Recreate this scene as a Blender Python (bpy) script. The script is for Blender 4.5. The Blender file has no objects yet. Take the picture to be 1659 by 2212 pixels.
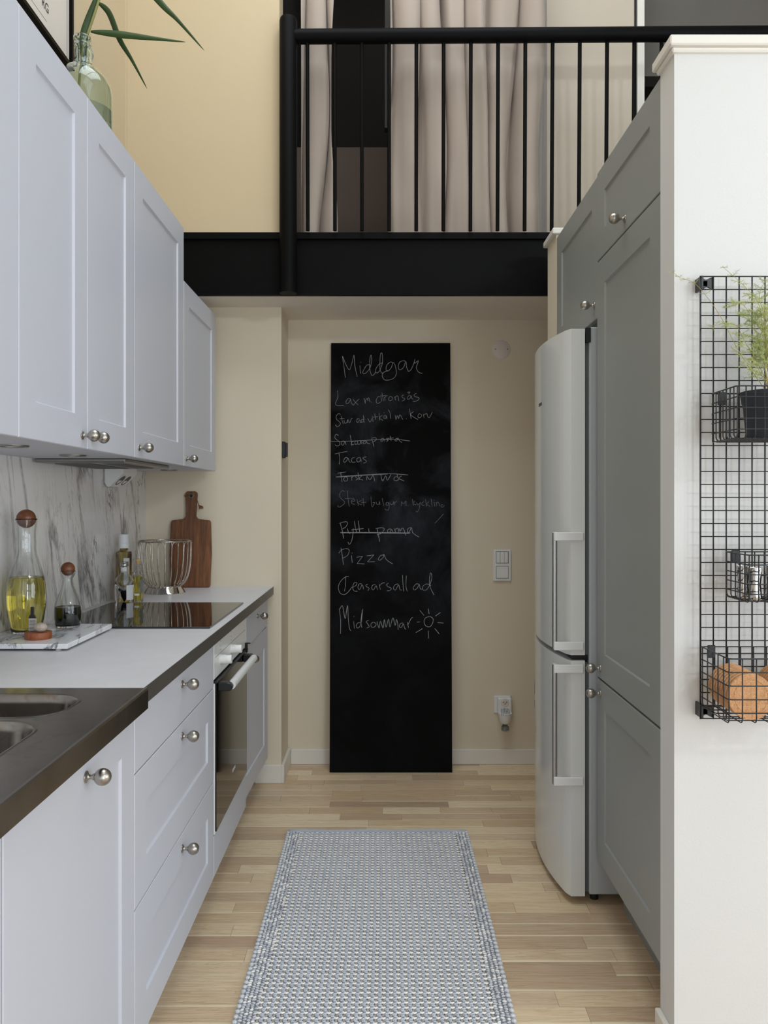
import bpy, bmesh, math, random
from math import sin, cos, pi, radians, sqrt
from mathutils import Vector, Matrix, noise as mnoise

# ------------------------------------------------------------------ camera, world, light, exposure
scene = bpy.context.scene
C = scene.collection
cam_d = bpy.data.cameras.new('camera')
cam = bpy.data.objects.new('camera', cam_d); C.objects.link(cam)
cam.location = (0, 0, 1.32); cam.rotation_euler = (pi/2, 0, 0)
cam_d.sensor_width = 36; cam_d.lens = 28.32
cam_d.shift_x = 1.5/2212; cam_d.shift_y = -25/2212
cam_d.clip_start = .05
scene.camera = cam
vs = scene.view_settings
vs.view_transform = 'Standard'; vs.look = 'None'; vs.gamma = 1; vs.use_curve_mapping = False
vs.exposure = -0.06
world = bpy.data.worlds.new('world'); scene.world = world; world.use_nodes = True
wb = world.node_tree.nodes['Background']
wb.inputs[0].default_value = (.80, .87, 1, 1); wb.inputs[1].default_value = 1.0
def area(name, loc, rot, sx, sy, power, col):
    l = bpy.data.lights.new(name, 'AREA'); l.shape = 'RECTANGLE'; l.size = sx; l.size_y = sy
    l.energy = power; l.color = col
    o = bpy.data.objects.new(name, l); C.objects.link(o); o.location = loc; o.rotation_euler = rot
    return o
# daylight: the tall paned window behind the camera on the right, one light behind each pane
YW = -1.30
PANES = [(.95, 1.45, .30, 1.15, 13), (.95, 1.45, 1.25, 2.10, 11), (1.72, 2.35, .30, 2.10, 5), (2.49, 3.12, .30, 2.10, 5), (2.32, 2.53, 3.05, 3.30, 31), (2.97, 3.18, 3.05, 3.30, 24)]
DC = (.83, .93, 1.0)      # window panes behind the camera: x0, x1, z0, z1, power
for (x0, x1, z0, z1, p) in PANES:
    area('daylight', ((x0+x1)/2, YW-.06, (z0+z1)/2), (radians(90), 0, 0), x1-x0, z1-z0, p, DC)
area('added_fill_center', (-.1, YW-.06, 1.3), (radians(90), 0, 0), 1.8, 2.0, 9.0, DC)  # added fill from straight behind the camera, no known window there
area('added_fill_side', (3.56, .15, 1.4), (0, radians(90), 0), 1.8, 2.7, 46, DC)  # added low fill from the right, source unseen
ROOF_FILLS = [(.2, 2.2, -.8, 1.0, 15), (-1.0, 1.0, 1.2, 3.3, 52)]     # two added, unseen roof windows for light from above (x0, x1, y0, y1, power)
for (x0, x1, y0, y1, p) in ROOF_FILLS:
    area('added_fill_roof', ((x0+x1)/2, (y0+y1)/2, 4.78), (0, 0, 0), x1-x0, y1-y0, p, DC)

# ------------------------------------------------------------------ helpers
def lin(c): return c/12.92 if c <= .04045 else ((c+.055)/1.055)**2.4
def rgb(r, g, b): return (lin(r/255), lin(g/255), lin(b/255), 1)
WL = {}
def link(o, parent=None, origin=(0, 0, 0)):
    C.objects.link(o); o.location = origin; WL[o.name] = Vector(origin)
    if parent is not None:
        o.parent = parent; o.location = Vector(origin) - WL[parent.name]
    return o
def tag(o, label=None, cat=None, group=None, kind=None):
    if label: o['label'] = label
    if cat: o['category'] = cat
    if group: o['group'] = group
    if kind: o['kind'] = kind
    return o
def thing(name, label, cat, loc, group=None):
    o = bpy.data.objects.new(name, None); o.empty_display_size = .05
    link(o, None, loc); return tag(o, label, cat, group)

class MB:
    def __init__(s): s.v = []; s.f = []
    def add(s, vs_, fs):
        n = len(s.v); s.v += [tuple(p) for p in vs_]; s.f += [tuple(i+n for i in q) for q in fs]; return s
    def box(s, x0, x1, y0, y1, z0, z1):
        x0, x1 = min(x0, x1), max(x0, x1); y0, y1 = min(y0, y1), max(y0, y1); z0, z1 = min(z0, z1), max(z0, z1)
        return s.add([(x, y, z) for x in (x0, x1) for y in (y0, y1) for z in (z0, z1)],
            [(0, 1, 3, 2), (4, 6, 7, 5), (0, 4, 5, 1), (2, 3, 7, 6), (0, 2, 6, 4), (1, 5, 7, 3)])
    def tube(s, pts, r, n=8, closed=False, cap=True):
        P = [Vector(p) for p in pts]; m = len(P); rr = r if isinstance(r, (list, tuple)) else [r]*m
        vs_ = []; prev = None
        for i in range(m):
            if closed: t = P[(i+1) % m]-P[i-1]
            else: t = P[min(i+1, m-1)]-P[max(i-1, 0)]
            if t.length < 1e-9: t = Vector((0, 0, 1))
            t.normalize()
            if prev is None:
                a = Vector((0, 0, 1)) if abs(t.z) < .9 else Vector((1, 0, 0))
                u = t.cross(a).normalized()
            else:
                u = (prev - t*prev.dot(t))
                u = u.normalized() if u.length > 1e-6 else t.orthogonal().normalized()
            prev = u; w = t.cross(u)
            for k in range(n):
                a = 2*pi*k/n; vs_.append(P[i]+(u*cos(a)+w*sin(a))*rr[i])
        fs = []
        for i in range(m if closed else m-1):
            j = (i+1) % m
            for k in range(n):
                k2 = (k+1) % n; fs.append((i*n+k, i*n+k2, j*n+k2, j*n+k))
        if cap and not closed:
            fs.append(tuple(range(n))[::-1]); fs.append(tuple((m-1)*n+k for k in range(n)))
        return s.add(vs_, fs)
    def lathe(s, prof, cx=0, cy=0, cz=0, n=24, axis='z', a0=0):
        vs_ = []; fs = []
        rows = []
        for (r, z) in prof:
            if r < 1e-6:
                rows.append([len(vs_)]); vs_.append((0, 0, z))
            else:
                rows.append(list(range(len(vs_), len(vs_)+n)))
                vs_ += [(r*cos(2*pi*k/n+a0), r*sin(2*pi*k/n+a0), z) for k in range(n)]
        for a, b in zip(rows, rows[1:]):
            for k in range(n):
                k2 = (k+1) % n
                if len(a) == 1 and len(b) == 1: continue
                if len(a) == 1: fs.append((a[0], b[k2], b[k]))
                elif len(b) == 1: fs.append((a[k], a[k2], b[0]))
                else: fs.append((a[k], a[k2], b[k2], b[k]))
        if axis == 'x': vs_ = [(z, x, y) for x, y, z in vs_]
        if axis == 'y': vs_ = [(y, z, x) for x, y, z in vs_]
        return s.add([(x+cx, y+cy, z+cz) for x, y, z in vs_], fs)
    def prism(s, poly, a, b, axis):
        # poly: 2-D outline extruded from a to b along axis ('x': (y,z), 'y': (x,z), 'z': (x,y))
        n = len(poly)
        def p(q, t): return {'x': (t, q[0], q[1]), 'y': (q[0], t, q[1]), 'z': (q[0], q[1], t)}[axis]
        return s.add([p(q, a) for q in poly]+[p(q, b) for q in poly],
            [tuple(range(n))[::-1], tuple(range(n, 2*n))]+[(i, (i+1) % n, n+(i+1) % n, n+i) for i in range(n)])
    def build(s, name, mat, parent=None, origin=None, smooth=False, bevel=0, seg=1, label=None, kind=None, fix=True):
        o0 = Vector(origin) if origin is not None else (WL[parent.name] if parent is not None else Vector((0, 0, 0)))
        me = bpy.data.meshes.new(name)
        me.from_pydata([(x-o0.x, y-o0.y, z-o0.z) for x, y, z in s.v], [], s.f)
        if fix or bevel:
            bm = bmesh.new(); bm.from_mesh(me)
            if bevel:
                es = [e for e in bm.edges if len(e.link_faces) == 2 and e.calc_face_angle(0) > .6]
                bmesh.ops.bevel(bm, geom=es, offset=bevel, segments=seg, profile=.5, affect='EDGES')
            bmesh.ops.recalc_face_normals(bm, faces=bm.faces)
            bm.to_mesh(me); bm.free()
        if smooth:
            me.polygons.foreach_set('use_smooth', [True]*len(me.polygons))
            if smooth != 'all': me.set_sharp_from_angle(angle=radians(40))
        me.materials.append(mat); me.update()
        o = bpy.data.objects.new(name, me); link(o, parent, o0)
        if label: o['label'] = label
        if kind: o['kind'] = kind
        return o
def struct(name, mb, mat, **k):
    return mb.build(name, mat, kind='structure', **k)
def smooth_path(P, n=6):
    P = [Vector(p) for p in P]
    if len(P) < 3: return P
    out = []
    for i in range(len(P)-1):
        a = P[max(i-1, 0)]; b = P[i]; c = P[i+1]; d = P[min(i+2, len(P)-1)]
        for k in range(n):
            t = k/n
            out.append(.5*((2*b)+(c-a)*t+(2*a-5*b+4*c-d)*t*t+(3*b-a-3*c+d)*t**3))
    out.append(P[-1]); return out
def text(s, size, loc, rot, mat, parent, name='lettering'):
    cu = bpy.data.curves.new('t', 'FONT'); cu.body = s; cu.size = size; cu.extrude = .0002
    cu.align_x = 'CENTER'; cu.align_y = 'CENTER'
    o = bpy.data.objects.new('t', cu); C.objects.link(o)
    me = bpy.data.meshes.new_from_object(o); bpy.data.objects.remove(o)
    me.materials.clear(); me.materials.append(mat)
    t = bpy.data.objects.new(name, me); link(t, parent, loc); t.rotation_euler = rot
    return t

# ------------------------------------------------------------------ materials
class NT:
    def __init__(s, name):
        s.m = bpy.data.materials.new(name); s.m.use_nodes = True; s.t = s.m.node_tree
        s.b = s.t.nodes['Principled BSDF']; s.out = s.t.nodes['Material Output']
    def n(s, typ, **kw):
        nd = s.t.nodes.new(typ)
        for k, v in kw.items():
            if k.startswith('i_'):
                key = k[2:]; nd.inputs[int(key) if key.isdigit() else key].default_value = v
            else: setattr(nd, k, v)
        return nd
    def l(s, a, b): s.t.links.new(a, b)
    def coord(s, kind='Object', scale=(1, 1, 1), rot=(0, 0, 0)):
        c = s.n('ShaderNodeTexCoord'); m = s.n('ShaderNodeMapping'); m.inputs['Scale'].default_value = scale
        m.inputs['Rotation'].default_value = rot
        s.l(c.outputs[kind], m.inputs[0]); return m.outputs[0]
    def noise(s, vec, scale, detail=4, rough=.5, dist=0):
        n = s.n('ShaderNodeTexNoise'); n.inputs['Scale'].default_value = scale; n.inputs['Detail'].default_value = detail
        n.inputs['Roughness'].default_value = rough; n.inputs['Distortion'].default_value = dist
        s.l(vec, n.inputs['Vector']); return n.outputs['Fac']
    def ramp(s, fac, stops, interp='LINEAR'):
        r = s.n('ShaderNodeValToRGB'); cr = r.color_ramp; cr.interpolation = interp
        while len(cr.elements) < len(stops): cr.elements.new(.5)
        for e, (p, c) in zip(cr.elements, stops):
            e.position = p; e.color = c if not isinstance(c, (int, float)) else (c, c, c, 1)
        s.l(fac, r.inputs[0]); return r.outputs[0]
    def math(s, op, a, b=None, c=None):
        m = s.n('ShaderNodeMath', operation=op)
        for i, x in enumerate((a, b, c)):
            if x is None: continue
            if isinstance(x, (int, float)): m.inputs[i].default_value = x
            else: s.l(x, m.inputs[i])
        return m.outputs[0]
    def mix(s, fac, a, b, mode='MIX'):
        m = s.n('ShaderNodeMix', data_type='RGBA', blend_type=mode)
        for i, x in ((0, fac), (6, a), (7, b)):
            if isinstance(x, (int, float, tuple)): m.inputs[i].default_value = x
            else: s.l(x, m.inputs[i])
        return m.outputs[2]
    def bump(s, h, strength=.2, dist=.001):
        b = s.n('ShaderNodeBump'); b.inputs['Strength'].default_value = strength; b.inputs['Distance'].default_value = dist
        s.l(h, b.inputs['Height']); s.l(b.outputs[0], s.b.inputs['Normal'])
    def set(s, **k):
        for key, v in k.items():
            key = key.replace('_', ' ')
            if isinstance(v, (int, float, tuple)): s.b.inputs[key].default_value = v
            else: s.l(v, s.b.inputs[key])
        return s

def paint(name, col, rough=.5, var=.03, scale=3, bump=.08, bscale=250, spec=.5, metal=0):
    t = NT(name); co = t.coord()
    f = t.noise(co, scale, 3)
    lo = tuple(max(0, c*(1-var)) for c in col[:3])+(1,); hi = tuple(min(1, c*(1+var)) for c in col[:3])+(1,)
    t.set(Base_Color=t.ramp(f, [(.3, lo), (.7, hi)]), Roughness=rough, Specular_IOR_Level=spec, Metallic=metal)
    if bump: t.bump(t.noise(co, bscale, 2), bump, .001)
    return t.m
M = {}
M['cream'] = paint('cream_wall_paint', rgb(204, 184, 150), .85, .02, 1.2, .15, 180)
M['alcove'] = paint('alcove_wall_paint', rgb(226, 213, 190), .8, .02, 1.2, .15, 180)
M['white_wall'] = paint('white_wall_paint', rgb(219, 217, 214), .8, .012, 1.2, .25, 160)
M['room'] = paint('room_paint', rgb(225, 222, 214), .85, .02, 1, 0)
M['ceil'] = paint('ceiling_paint', rgb(236, 226, 212), .85, .02, 1.5, .1, 200)
M['trim'] = paint('trim_paint', rgb(232, 226, 216), .45, .015, 2, .04)
M['cab'] = paint('cabinet_paint', rgb(204, 205, 213), .42, .012, 1.5, .05, 300)
M['cab_in'] = paint('cabinet_body', rgb(197, 198, 206), .5, .01, 1.5, .05, 300)
M['cab_under'] = paint('cabinet_underside', rgb(205, 200, 192), .5, .01, 1.5, 0)
M['shaded_cab'] = paint('cabinet_paint_shaded', rgb(150, 152, 148), .42, .012, 1.5, .05, 300)  # same paint as the left cabinets, right-hand shade put into the colour
M['steelblack'] = paint('black_steel_paint', rgb(11, 10, 10), .5, .15, 8, .05, 300, spec=.08)
M['black'] = paint('black_plastic', rgb(20, 20, 22), .35, .05, 5, 0)
M['wire'] = paint('black_wire', rgb(28, 29, 32), .38, .05, 20, 0)
M['white'] = paint('white_plastic', rgb(232, 231, 228), .3, .01, 4, 0)
M['fridge'] = paint('white_enamel', rgb(226, 227, 224), .12, .008, 2, 0)
M['fridge_side'] = paint('grey_enamel', rgb(178, 182, 184), .35, .01, 2, 0)
M['gasket'] = paint('rubber', rgb(90, 92, 92), .6, .02, 5, 0)
M['lt_edge'] = paint('worktop_edge', rgb(76, 72, 68), .35, .08, 30, 0)
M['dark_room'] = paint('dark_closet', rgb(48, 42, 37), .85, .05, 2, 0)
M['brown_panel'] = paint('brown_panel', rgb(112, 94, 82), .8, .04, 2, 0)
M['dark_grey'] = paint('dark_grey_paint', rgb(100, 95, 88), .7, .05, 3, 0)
M['beige_wall'] = paint('beige_wall_paint', rgb(200, 186, 168), .85, .02, 2, .1)
M['soil'] = paint('soil', rgb(58, 44, 34), .95, .3, 60, .6, 120)
M['pot'] = paint('dark_pot', rgb(46, 50, 56), .5, .05, 6, .05)
M['paper'] = paint('poster_paper', rgb(222, 212, 202), .5, .02, 2, 0)
M['ink'] = paint('print_ink', rgb(60, 52, 50), .6, .02, 2, 0)
M['inkd'] = paint('black_ink', rgb(25, 25, 28), .5, .02, 2, 0)
M['chalk'] = paint('chalk', rgb(158, 158, 160), .95, .35, 400, 0)
M['chalk_dim'] = paint('chalk_faint', rgb(120, 120, 124), .95, .35, 400, 0)
M['bamboo'] = paint('leaf', rgb(44, 70, 26), .5, .2, 14, .1, 120)
M['stem'] = paint('plant_stem', rgb(140, 140, 80), .5, .1, 30, 0)
M['cork_stop'] = paint('cork_stopper', rgb(205, 172, 120), .8, .15, 150, .2, 400)
M['hemp'] = paint('twine', rgb(120, 82, 48), .9, .2, 300, .5, 600)
M['label'] = paint('label_paper', rgb(225, 226, 228), .5, .02, 8, 0)
M['grey_label'] = paint('grey_label', rgb(120, 124, 120), .5, .2, 90, 0)
M['salt'] = paint('salt_stone', rgb(222, 206, 190), .35, .1, 60, .4, 150)
M['salt'].node_tree.nodes['Principled BSDF'].inputs['Transmission Weight'].default_value = .45
M['white_yarn'] = paint('white_yarn', rgb(246, 242, 238), .95, .05, 120, 0)
M['warp'] = paint('warp_thread', rgb(222, 210, 190), .95, .06, 120, 0)
M['hem'] = paint('rug_hem', rgb(186, 188, 196), .95, .06, 150, .6, 700)
M['rug_base'] = paint('rug_backing', rgb(150, 148, 148), .95, .1, 90, 0)

def metal(name, col, rough, aniso_scale=None, bump=.0):
    t = NT(name); co = t.coord()
    t.set(Base_Color=col, Metallic=1.0, Roughness=rough)
    if aniso_scale:
        c2 = t.coord(scale=aniso_scale); f = t.noise(c2, 1, 3)
        t.set(Roughness=t.ramp(f, [(.3, rough*.8), (.7, min(1, rough*1.3))]))
        if bump: t.bump(f, bump, .0005)
    return t.m
M['knob'] = metal('satin_nickel', rgb(176, 170, 162), .28)
M['chrome'] = metal('polished_steel', rgb(205, 200, 195), .08)
M['wirechrome'] = metal('chrome_wire', rgb(190, 182, 174), .15)
M['brushed'] = metal('brushed_steel', rgb(170, 168, 164), .3, (3, 3, 250))
M['hood_plain'] = metal('satin_steel', rgb(172, 170, 166), .32)
M['hood'] = metal('hood_steel', rgb(150, 148, 142), .35, (200, 3, 3))
def sink_mat():
    t = NT('worn_stainless'); co = t.coord()
    f = t.noise(co, 6, 6, .6); g = t.noise(t.coord(scale=(6, 260, 6)), 1, 3)
    spots = t.noise(co, 14, 2, .5, 1.5)
    col = t.ramp(f, [(.3, rgb(128, 122, 116)), (.7, rgb(158, 152, 146))])
    col = t.mix(t.ramp(spots, [(.62, 0.), (.68, .35), (.72, 0.)]), col, rgb(120, 84, 72))
    r = t.math('ADD', t.math('MULTIPLY', f, .14), .14)
    t.set(Base_Color=col, Metallic=1.0, Roughness=r); t.bump(g, .06, .0004); return t.m
M['sink'] = sink_mat()
def worktop_mat():
    t = NT('laminate_worktop'); co = t.coord()
    f = t.noise(co, 9, 5, .65); g = t.noise(co, 140, 2)
    col = t.ramp(f, [(.3, rgb(214, 211, 212)), (.7, rgb(222, 219, 220))])
    t.set(Base_Color=col, Roughness=.4); t.bump(g, .08, .0005); return t.m
M['worktop'] = worktop_mat()
def marble(name, ang, base, vein, vs_=1.0, streak=True):
    t = NT(name)
    co = t.n('ShaderNodeTexCoord').outputs['Object']
    w = t.n('ShaderNodeMapping'); w.inputs['Rotation'].default_value = ang; t.l(co, w.inputs[0])
    s1 = t.n('ShaderNodeMapping'); s1.inputs['Scale'].default_value = (1, 3.6*vs_, .85*vs_); t.l(w.outputs[0], s1.inputs[0])
    def ridge(scale, dist, width, detail=5):
        f = t.noise(s1.outputs[0], scale, detail, .62, dist)
        a = t.math('ABSOLUTE', t.math('SUBTRACT', f, .5))
        return t.ramp(a, [(0, 1.), (width, 0.)])
    big = t.noise(s1.outputs[0], .9, 2, .5)
    mask = t.ramp(big, [(.44, 0.), (.60, 1.)])
    v1 = t.math('MULTIPLY', ridge(.9, .8, .010, 6), t.ramp(t.noise(co, 4, 2), [(.42, .1), (.58, 1.)]))
    v2 = t.math('MULTIPLY', ridge(2.2, .7, .016), mask)
    v3 = t.math('MULTIPLY', ridge(.62, .9, .030, 8), t.ramp(t.noise(co, 7, 5, .7), [(.35, .2), (.6, 1.)]))
    soft = t.math('MULTIPLY', t.ramp(t.noise(s1.outputs[0], 1.8, 8, .72, .5), [(.52, 0.), (.78, .7)]), mask)
    c = t.mix(soft, base, tuple(.4*a+.6*b for a, b in zip(base, vein)))
    c = t.mix(t.math('MULTIPLY', v3, .95), c, tuple(x*.75 for x in vein[:3])+(1,))
    c = t.mix(t.math('MULTIPLY', v2, .5), c, vein)
    c = t.mix(t.math('MULTIPLY', v1, .95), c, tuple(x*.45 for x in vein[:3])+(1,))
    t.set(Base_Color=c, Roughness=.2); return t.m
M['marble'] = marble('marble_panel', (radians(-14), 0, 0), rgb(236, 232, 230), rgb(134, 130, 130))
M['tray'] = marble('marble_tray', (0, 0, radians(78)), rgb(236, 236, 238), rgb(140, 146, 150), 1.3)
def wood(name, dark, light, scale=(14, 14, 2.2), rough=.4, axis_mix=None, spec=.5):
    t = NT(name); co = t.coord(scale=scale)
    f = t.noise(co, 1.6, 6, .6, 1.2); g = t.noise(t.coord(scale=tuple(x*5 for x in scale)), 2, 4, .6)
    c = t.ramp(f, [(.3, dark), (.72, light)])
    c = t.mix(.25, c, t.ramp(g, [(.35, dark), (.65, light)]))
    t.set(Base_Color=c, Roughness=rough); t.bump(g, .15, .0006); return t.m
M['walnut'] = wood('acacia_wood', rgb(70, 38, 22), rgb(150, 98, 60), (26, 26, 2.0), .45)
M['stopper'] = wood('oiled_oak', rgb(78, 40, 20), rgb(138, 80, 46), (30, 30, 90), .4)
M['block'] = wood('salt_block_wood', rgb(118, 58, 30), rgb(168, 98, 58), (90, 30, 30), .5)
def oak():
    t = NT('oak_parquet')
    oi = t.n('ShaderNodeObjectInfo')
    c0 = t.n('ShaderNodeTexCoord').outputs['Object']
    off = t.n('ShaderNodeVectorMath', operation='ADD'); t.l(c0, off.inputs[0])
    sc = t.n('ShaderNodeVectorMath', operation='SCALE'); sc.inputs[3].default_value = 37.0
    cmb = t.n('ShaderNodeCombineXYZ'); t.l(oi.outputs['Random'], cmb.inputs[0]); t.l(oi.outputs['Random'], cmb.inputs[1]); t.l(oi.outputs['Random'], cmb.inputs[2])
    t.l(cmb.outputs[0], sc.inputs[0]); t.l(sc.outputs[0], off.inputs[1])
    m1 = t.n('ShaderNodeMapping'); m1.inputs['Scale'].default_value = (2.2, 30, 1); t.l(off.outputs[0], m1.inputs[0])
    m2 = t.n('ShaderNodeMapping'); m2.inputs['Scale'].default_value = (9, 320, 1); t.l(off.outputs[0], m2.inputs[0])
    f = t.noise(m1.outputs[0], 1, 4, .55, 1.6); g = t.noise(m2.outputs[0], 1, 3, .6)
    ring = t.math('FRACT', t.math('MULTIPLY', f, 7.0))
    ringc = t.ramp(ring, [(0, .0), (.75, .35), (.93, 1.), (1, .0)])
    base = t.ramp(oi.outputs['Random'], [(0, rgb(218, 190, 156)), (.2, rgb(242, 220, 184)), (.4, rgb(204, 176, 148)), (.6, rgb(248, 228, 194)), (.8, rgb(226, 200, 164)), (1, rgb(194, 168, 142))])
    dark = t.mix(1.0, base, rgb(210, 192, 174), 'MULTIPLY')
    c = t.mix(t.math('MULTIPLY', ringc, .55), base, dark)
    c = t.mix(t.ramp(g, [(.42, 0.), (.66, .5)]), c, dark)
    # pale sapwood streak along one long edge of some strips
    sep = t.n('ShaderNodeSeparateXYZ'); t.l(c0, sep.inputs[0])
    fr = t.math('FRACT', t.math('DIVIDE', t.math('SUBTRACT', sep.outputs[1], .1213), PITCH))
    n3 = t.noise(m1.outputs[0], .35, 2)
    edge = t.ramp(t.math('ADD', fr, t.math('MULTIPLY', t.math('SUBTRACT', n3, .5), .16)), [(0.0, 1.), (.07, .9), (.13, 0.)])
    on = t.ramp(t.math('FRACT', t.math('MULTIPLY', oi.outputs['Random'], 13.7)), [(.45, 0.), (.5, 1.)])
    c = t.mix(t.math('MULTIPLY', t.math('MULTIPLY', edge, on), .8), c, rgb(244, 228, 196))
    t.set(Base_Color=c, Roughness=.38, Specular_IOR_Level=.45); t.bump(g, .12, .0005); return t.m
PITCH = .0682
M['oak'] = oak()
def cork():
    t = NT('cork'); co = t.coord()
    f = t.noise(co, 260, 3, .7); g = t.noise(co, 60, 2)
    c = t.ramp(f, [(.30, rgb(170, 112, 68)), (.46, rgb(206, 154, 108)), (.75, rgb(222, 176, 132))])
    c = t.mix(t.ramp(g, [(.5, 0.), (.8, .5)]), c, rgb(186, 124, 80))
    t.set(Base_Color=c, Roughness=.9); t.bump(f, .3, .001); return t.m
M['cork'] = cork()
def board_mat():
    t = NT('chalkboard'); co = t.coord()
    big = t.noise(co, 3.2, 4, .6, .8); sm = t.noise(t.coord(scale=(30, 30, 12)), 3, 5, .7); fine = t.noise(co, 300, 2)
    sep = t.n('ShaderNodeSeparateXYZ'); t.l(co, sep.inputs[0])
    zone = t.ramp(t.math('DIVIDE', sep.outputs[2], 2.11), [(.25, .1), (.5, .55), (.62, 1.), (.9, .9), (.97, .1)])
    k = t.math('MULTIPLY', t.math('MULTIPLY', t.ramp(big, [(.42, 0.), (.72, 1.)]), zone), t.ramp(sm, [(.25, .45), (.7, 1.)]))
    k = t.math('MULTIPLY', k, t.math('ADD', t.math('MULTIPLY', fine, .5), .75))
    c = t.mix(t.math('MULTIPLY', k, .55), rgb(11, 10, 10), rgb(80, 84, 92))
    t.set(Base_Color=c, Roughness=.8, Specular_IOR_Level=.1); return t.m
M['board'] = board_mat()
def yarn():
    t = NT('grey_yarn'); co = t.coord()
    f = t.noise(co, 330, 3, .7); g = t.noise(co, 45, 2, .5)
    c = t.ramp(f, [(.30, rgb(150, 152, 160)), (.5, rgb(200, 202, 209)), (.70, rgb(234, 235, 240))])
    c = t.mix(t.ramp(g, [(.45, 0.), (.75, .35)]), c, rgb(140, 145, 156))
    t.set(Base_Color=c, Roughness=.95); t.bump(f, .6, .001); return t.m
M['yarn'] = yarn()
def knot():
    t = NT('light_yarn'); co = t.coord()
    f = t.noise(co, 330, 3, .7)
    t.set(Base_Color=t.ramp(f, [(.3, rgb(170, 173, 180)), (.6, rgb(225, 225, 226))]), Roughness=.95); t.bump(f, .5, .001); return t.m
M['knot'] = knot()
def cloth():
    t = NT('curtain_cloth'); co = t.coord(); f = t.noise(t.coord(scale=(1, 1, 1)), 500, 2); g = t.noise(co, 2, 2)
    t.set(Base_Color=t.ramp(g, [(.3, rgb(168, 152, 139)), (.7, rgb(180, 164, 150))]), Roughness=.8, Sheen_Weight=.15)
    t.bump(f, .15, .0006); return t.m
M['cloth'] = cloth()
M['sheer'] = paint('grey_lining', rgb(158, 150, 143), .8, .03, 4, .1, 400)
def glass(name, col=(1, 1, 1, 1), rough=0.0, ior=1.45):
    t = NT(name); t.set(Base_Color=col, Roughness=rough, IOR=ior, Transmission_Weight=1.0)
    co = t.coord(); t.bump(t.noise(co, 12, 2), .03, .002); return t.m
M['glass'] = glass('clear_glass', (.97, .985, .98, 1))
M['green_glass'] = glass('recycled_glass', (.80, .90, .86, 1))
M['water'] = glass('water', (.86, .93, .90, 1), 0, 1.33)
M['oil'] = glass('yellow_oil', (.93, .80, .12, 1), 0, 1.35)
M['olive'] = glass('olive_oil', (.55, .40, .03, 1), 0, 1.38)
M['soy'] = paint('dark_soy', rgb(10, 6, 4), .3, .1, 5, 0, spec=.1)
def gloss(name, col, rough=.04, spec=.5):
    t = NT(name); n = t.noise(t.coord(), 5, 1)
    t.set(Base_Color=t.ramp(n, [(0, tuple(x*.9 for x in col[:3])+(1,)), (1, col)]), Roughness=rough, Specular_IOR_Level=spec); return t.m
M['hob'] = gloss('hob_glass', rgb(12, 10, 9), .03, .9)
M['oven_glass'] = gloss('oven_glass', rgb(14, 12, 11), .06, .32)
M['pic_glass'] = M['paper']

# ------------------------------------------------------------------ setting
XL = -1.13        # left wall
YS = 3.771        # stub wall face
YF = 4.037        # far wall face
ZC = 2.224        # alcove ceiling
ZR = 4.7          # high ceiling
fl = struct('floor', MB().box(XL-.1, 4.2, YW-.2, 7.2, -.06, -.004), M['oak'])
random.seed(4)
row = 0
y = .1213 + PITCH*16
while y < YF-.001:
    y1 = min(y+PITCH, YF)
    x = -.62 - random.random()*.3
    while x < 1.0:
        w = random.choice([.22, .3, .38, .45, .52, .62])
        w = min(w*(.85+.3*random.random()), 1.05-x)
        if w < .06: break
        b = MB().box(x+.0004, x+w-.0004, y+.0005, y1-.0005, -.004, -.0001*random.random())
        b.build('parquet_strip', M['oak'], fl, fix=False)
        x += w
    y += PITCH; row += 1
struct('wall_left', MB().box(XL-.1, XL, YW-.1, 7.2, 0, ZR), M['cream'])
struct('wall_stub', MB().box(XL, -.477, YS, YF+.1, 0, ZC), M['alcove'])
struct('wall_far', MB().box(-.477, 1.4, YF, YF+.1, 0, ZC), M['alcove'])
struct('wall_alcove_right', MB().box(1.3, 1.4, 2.0, YF, 0, ZC), M['alcove'])
struct('ceiling_alcove', MB().box(XL, 3.0, 3.56, 7.2, ZC, ZC+.02), M['ceil'])
struct('floor_loft', MB().box(XL, 3.9, 3.56, 7.2, ZC+.02, 2.480), M['dark_room'])
# upper wall left of the railing and the loft rooms
struct('wall_upper_left', MB().box(XL, -.456, 3.535, 3.66, 2.497, ZR), M['cream'])
struct('wall_loft', MB().box(.715, 1.19, 3.82, 3.9, 2.48, ZR), M['beige_wall'])
tr = MB().box(1.19, 1.20, 3.815, 3.83, 2.48, ZR)
struct('trim_2', tr, M['black'])
struct('trim_3', MB().box(1.20, 1.232, 3.80, 3.9, 2.48, ZR), M['trim'])
struct('wall_loft_dark', MB().box(-.6, 1.3, 4.9, 5.0, 2.48, ZR).box(-.6, -.5, 3.9, 4.9, 2.48, ZR).box(.65, .715, 3.92, 4.9, 2.48, ZR), M['dark_room'])
struct('wall_loft_low', MB().box(-.5, .65, 4.3, 4.36, 2.48, 3.205), M['brown_panel'])
struct('trim_4', MB().box(.008, .03, 4.28, 4.34, 3.30, 3.75).box(.008, .05, 4.28, 4.34, 3.75, 4.1), M['dark_grey'])
struct('wall_loft_right', MB().box(1.232, 3.9, 3.95, 4.05, 3.40, ZR), M['dark_grey'])
struct('wall_loft_back', MB().box(XL, 3.9, 7.1, 7.2, 2.48, ZR).box(3.9, 4.0, 3.3, 7.2, 0, ZR), M['dark_room'])
mb = MB().box(XL-.1, 4.2, YW-.2, -.8, ZR, ZR+.1).box(XL-.1, .2, -.8, 1.0, ZR, ZR+.1).box(2.2, 4.2, -.8, 1.0, ZR, ZR+.1).box(XL-.1, 4.2, 1.0, 1.2, ZR, ZR+.1)
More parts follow.
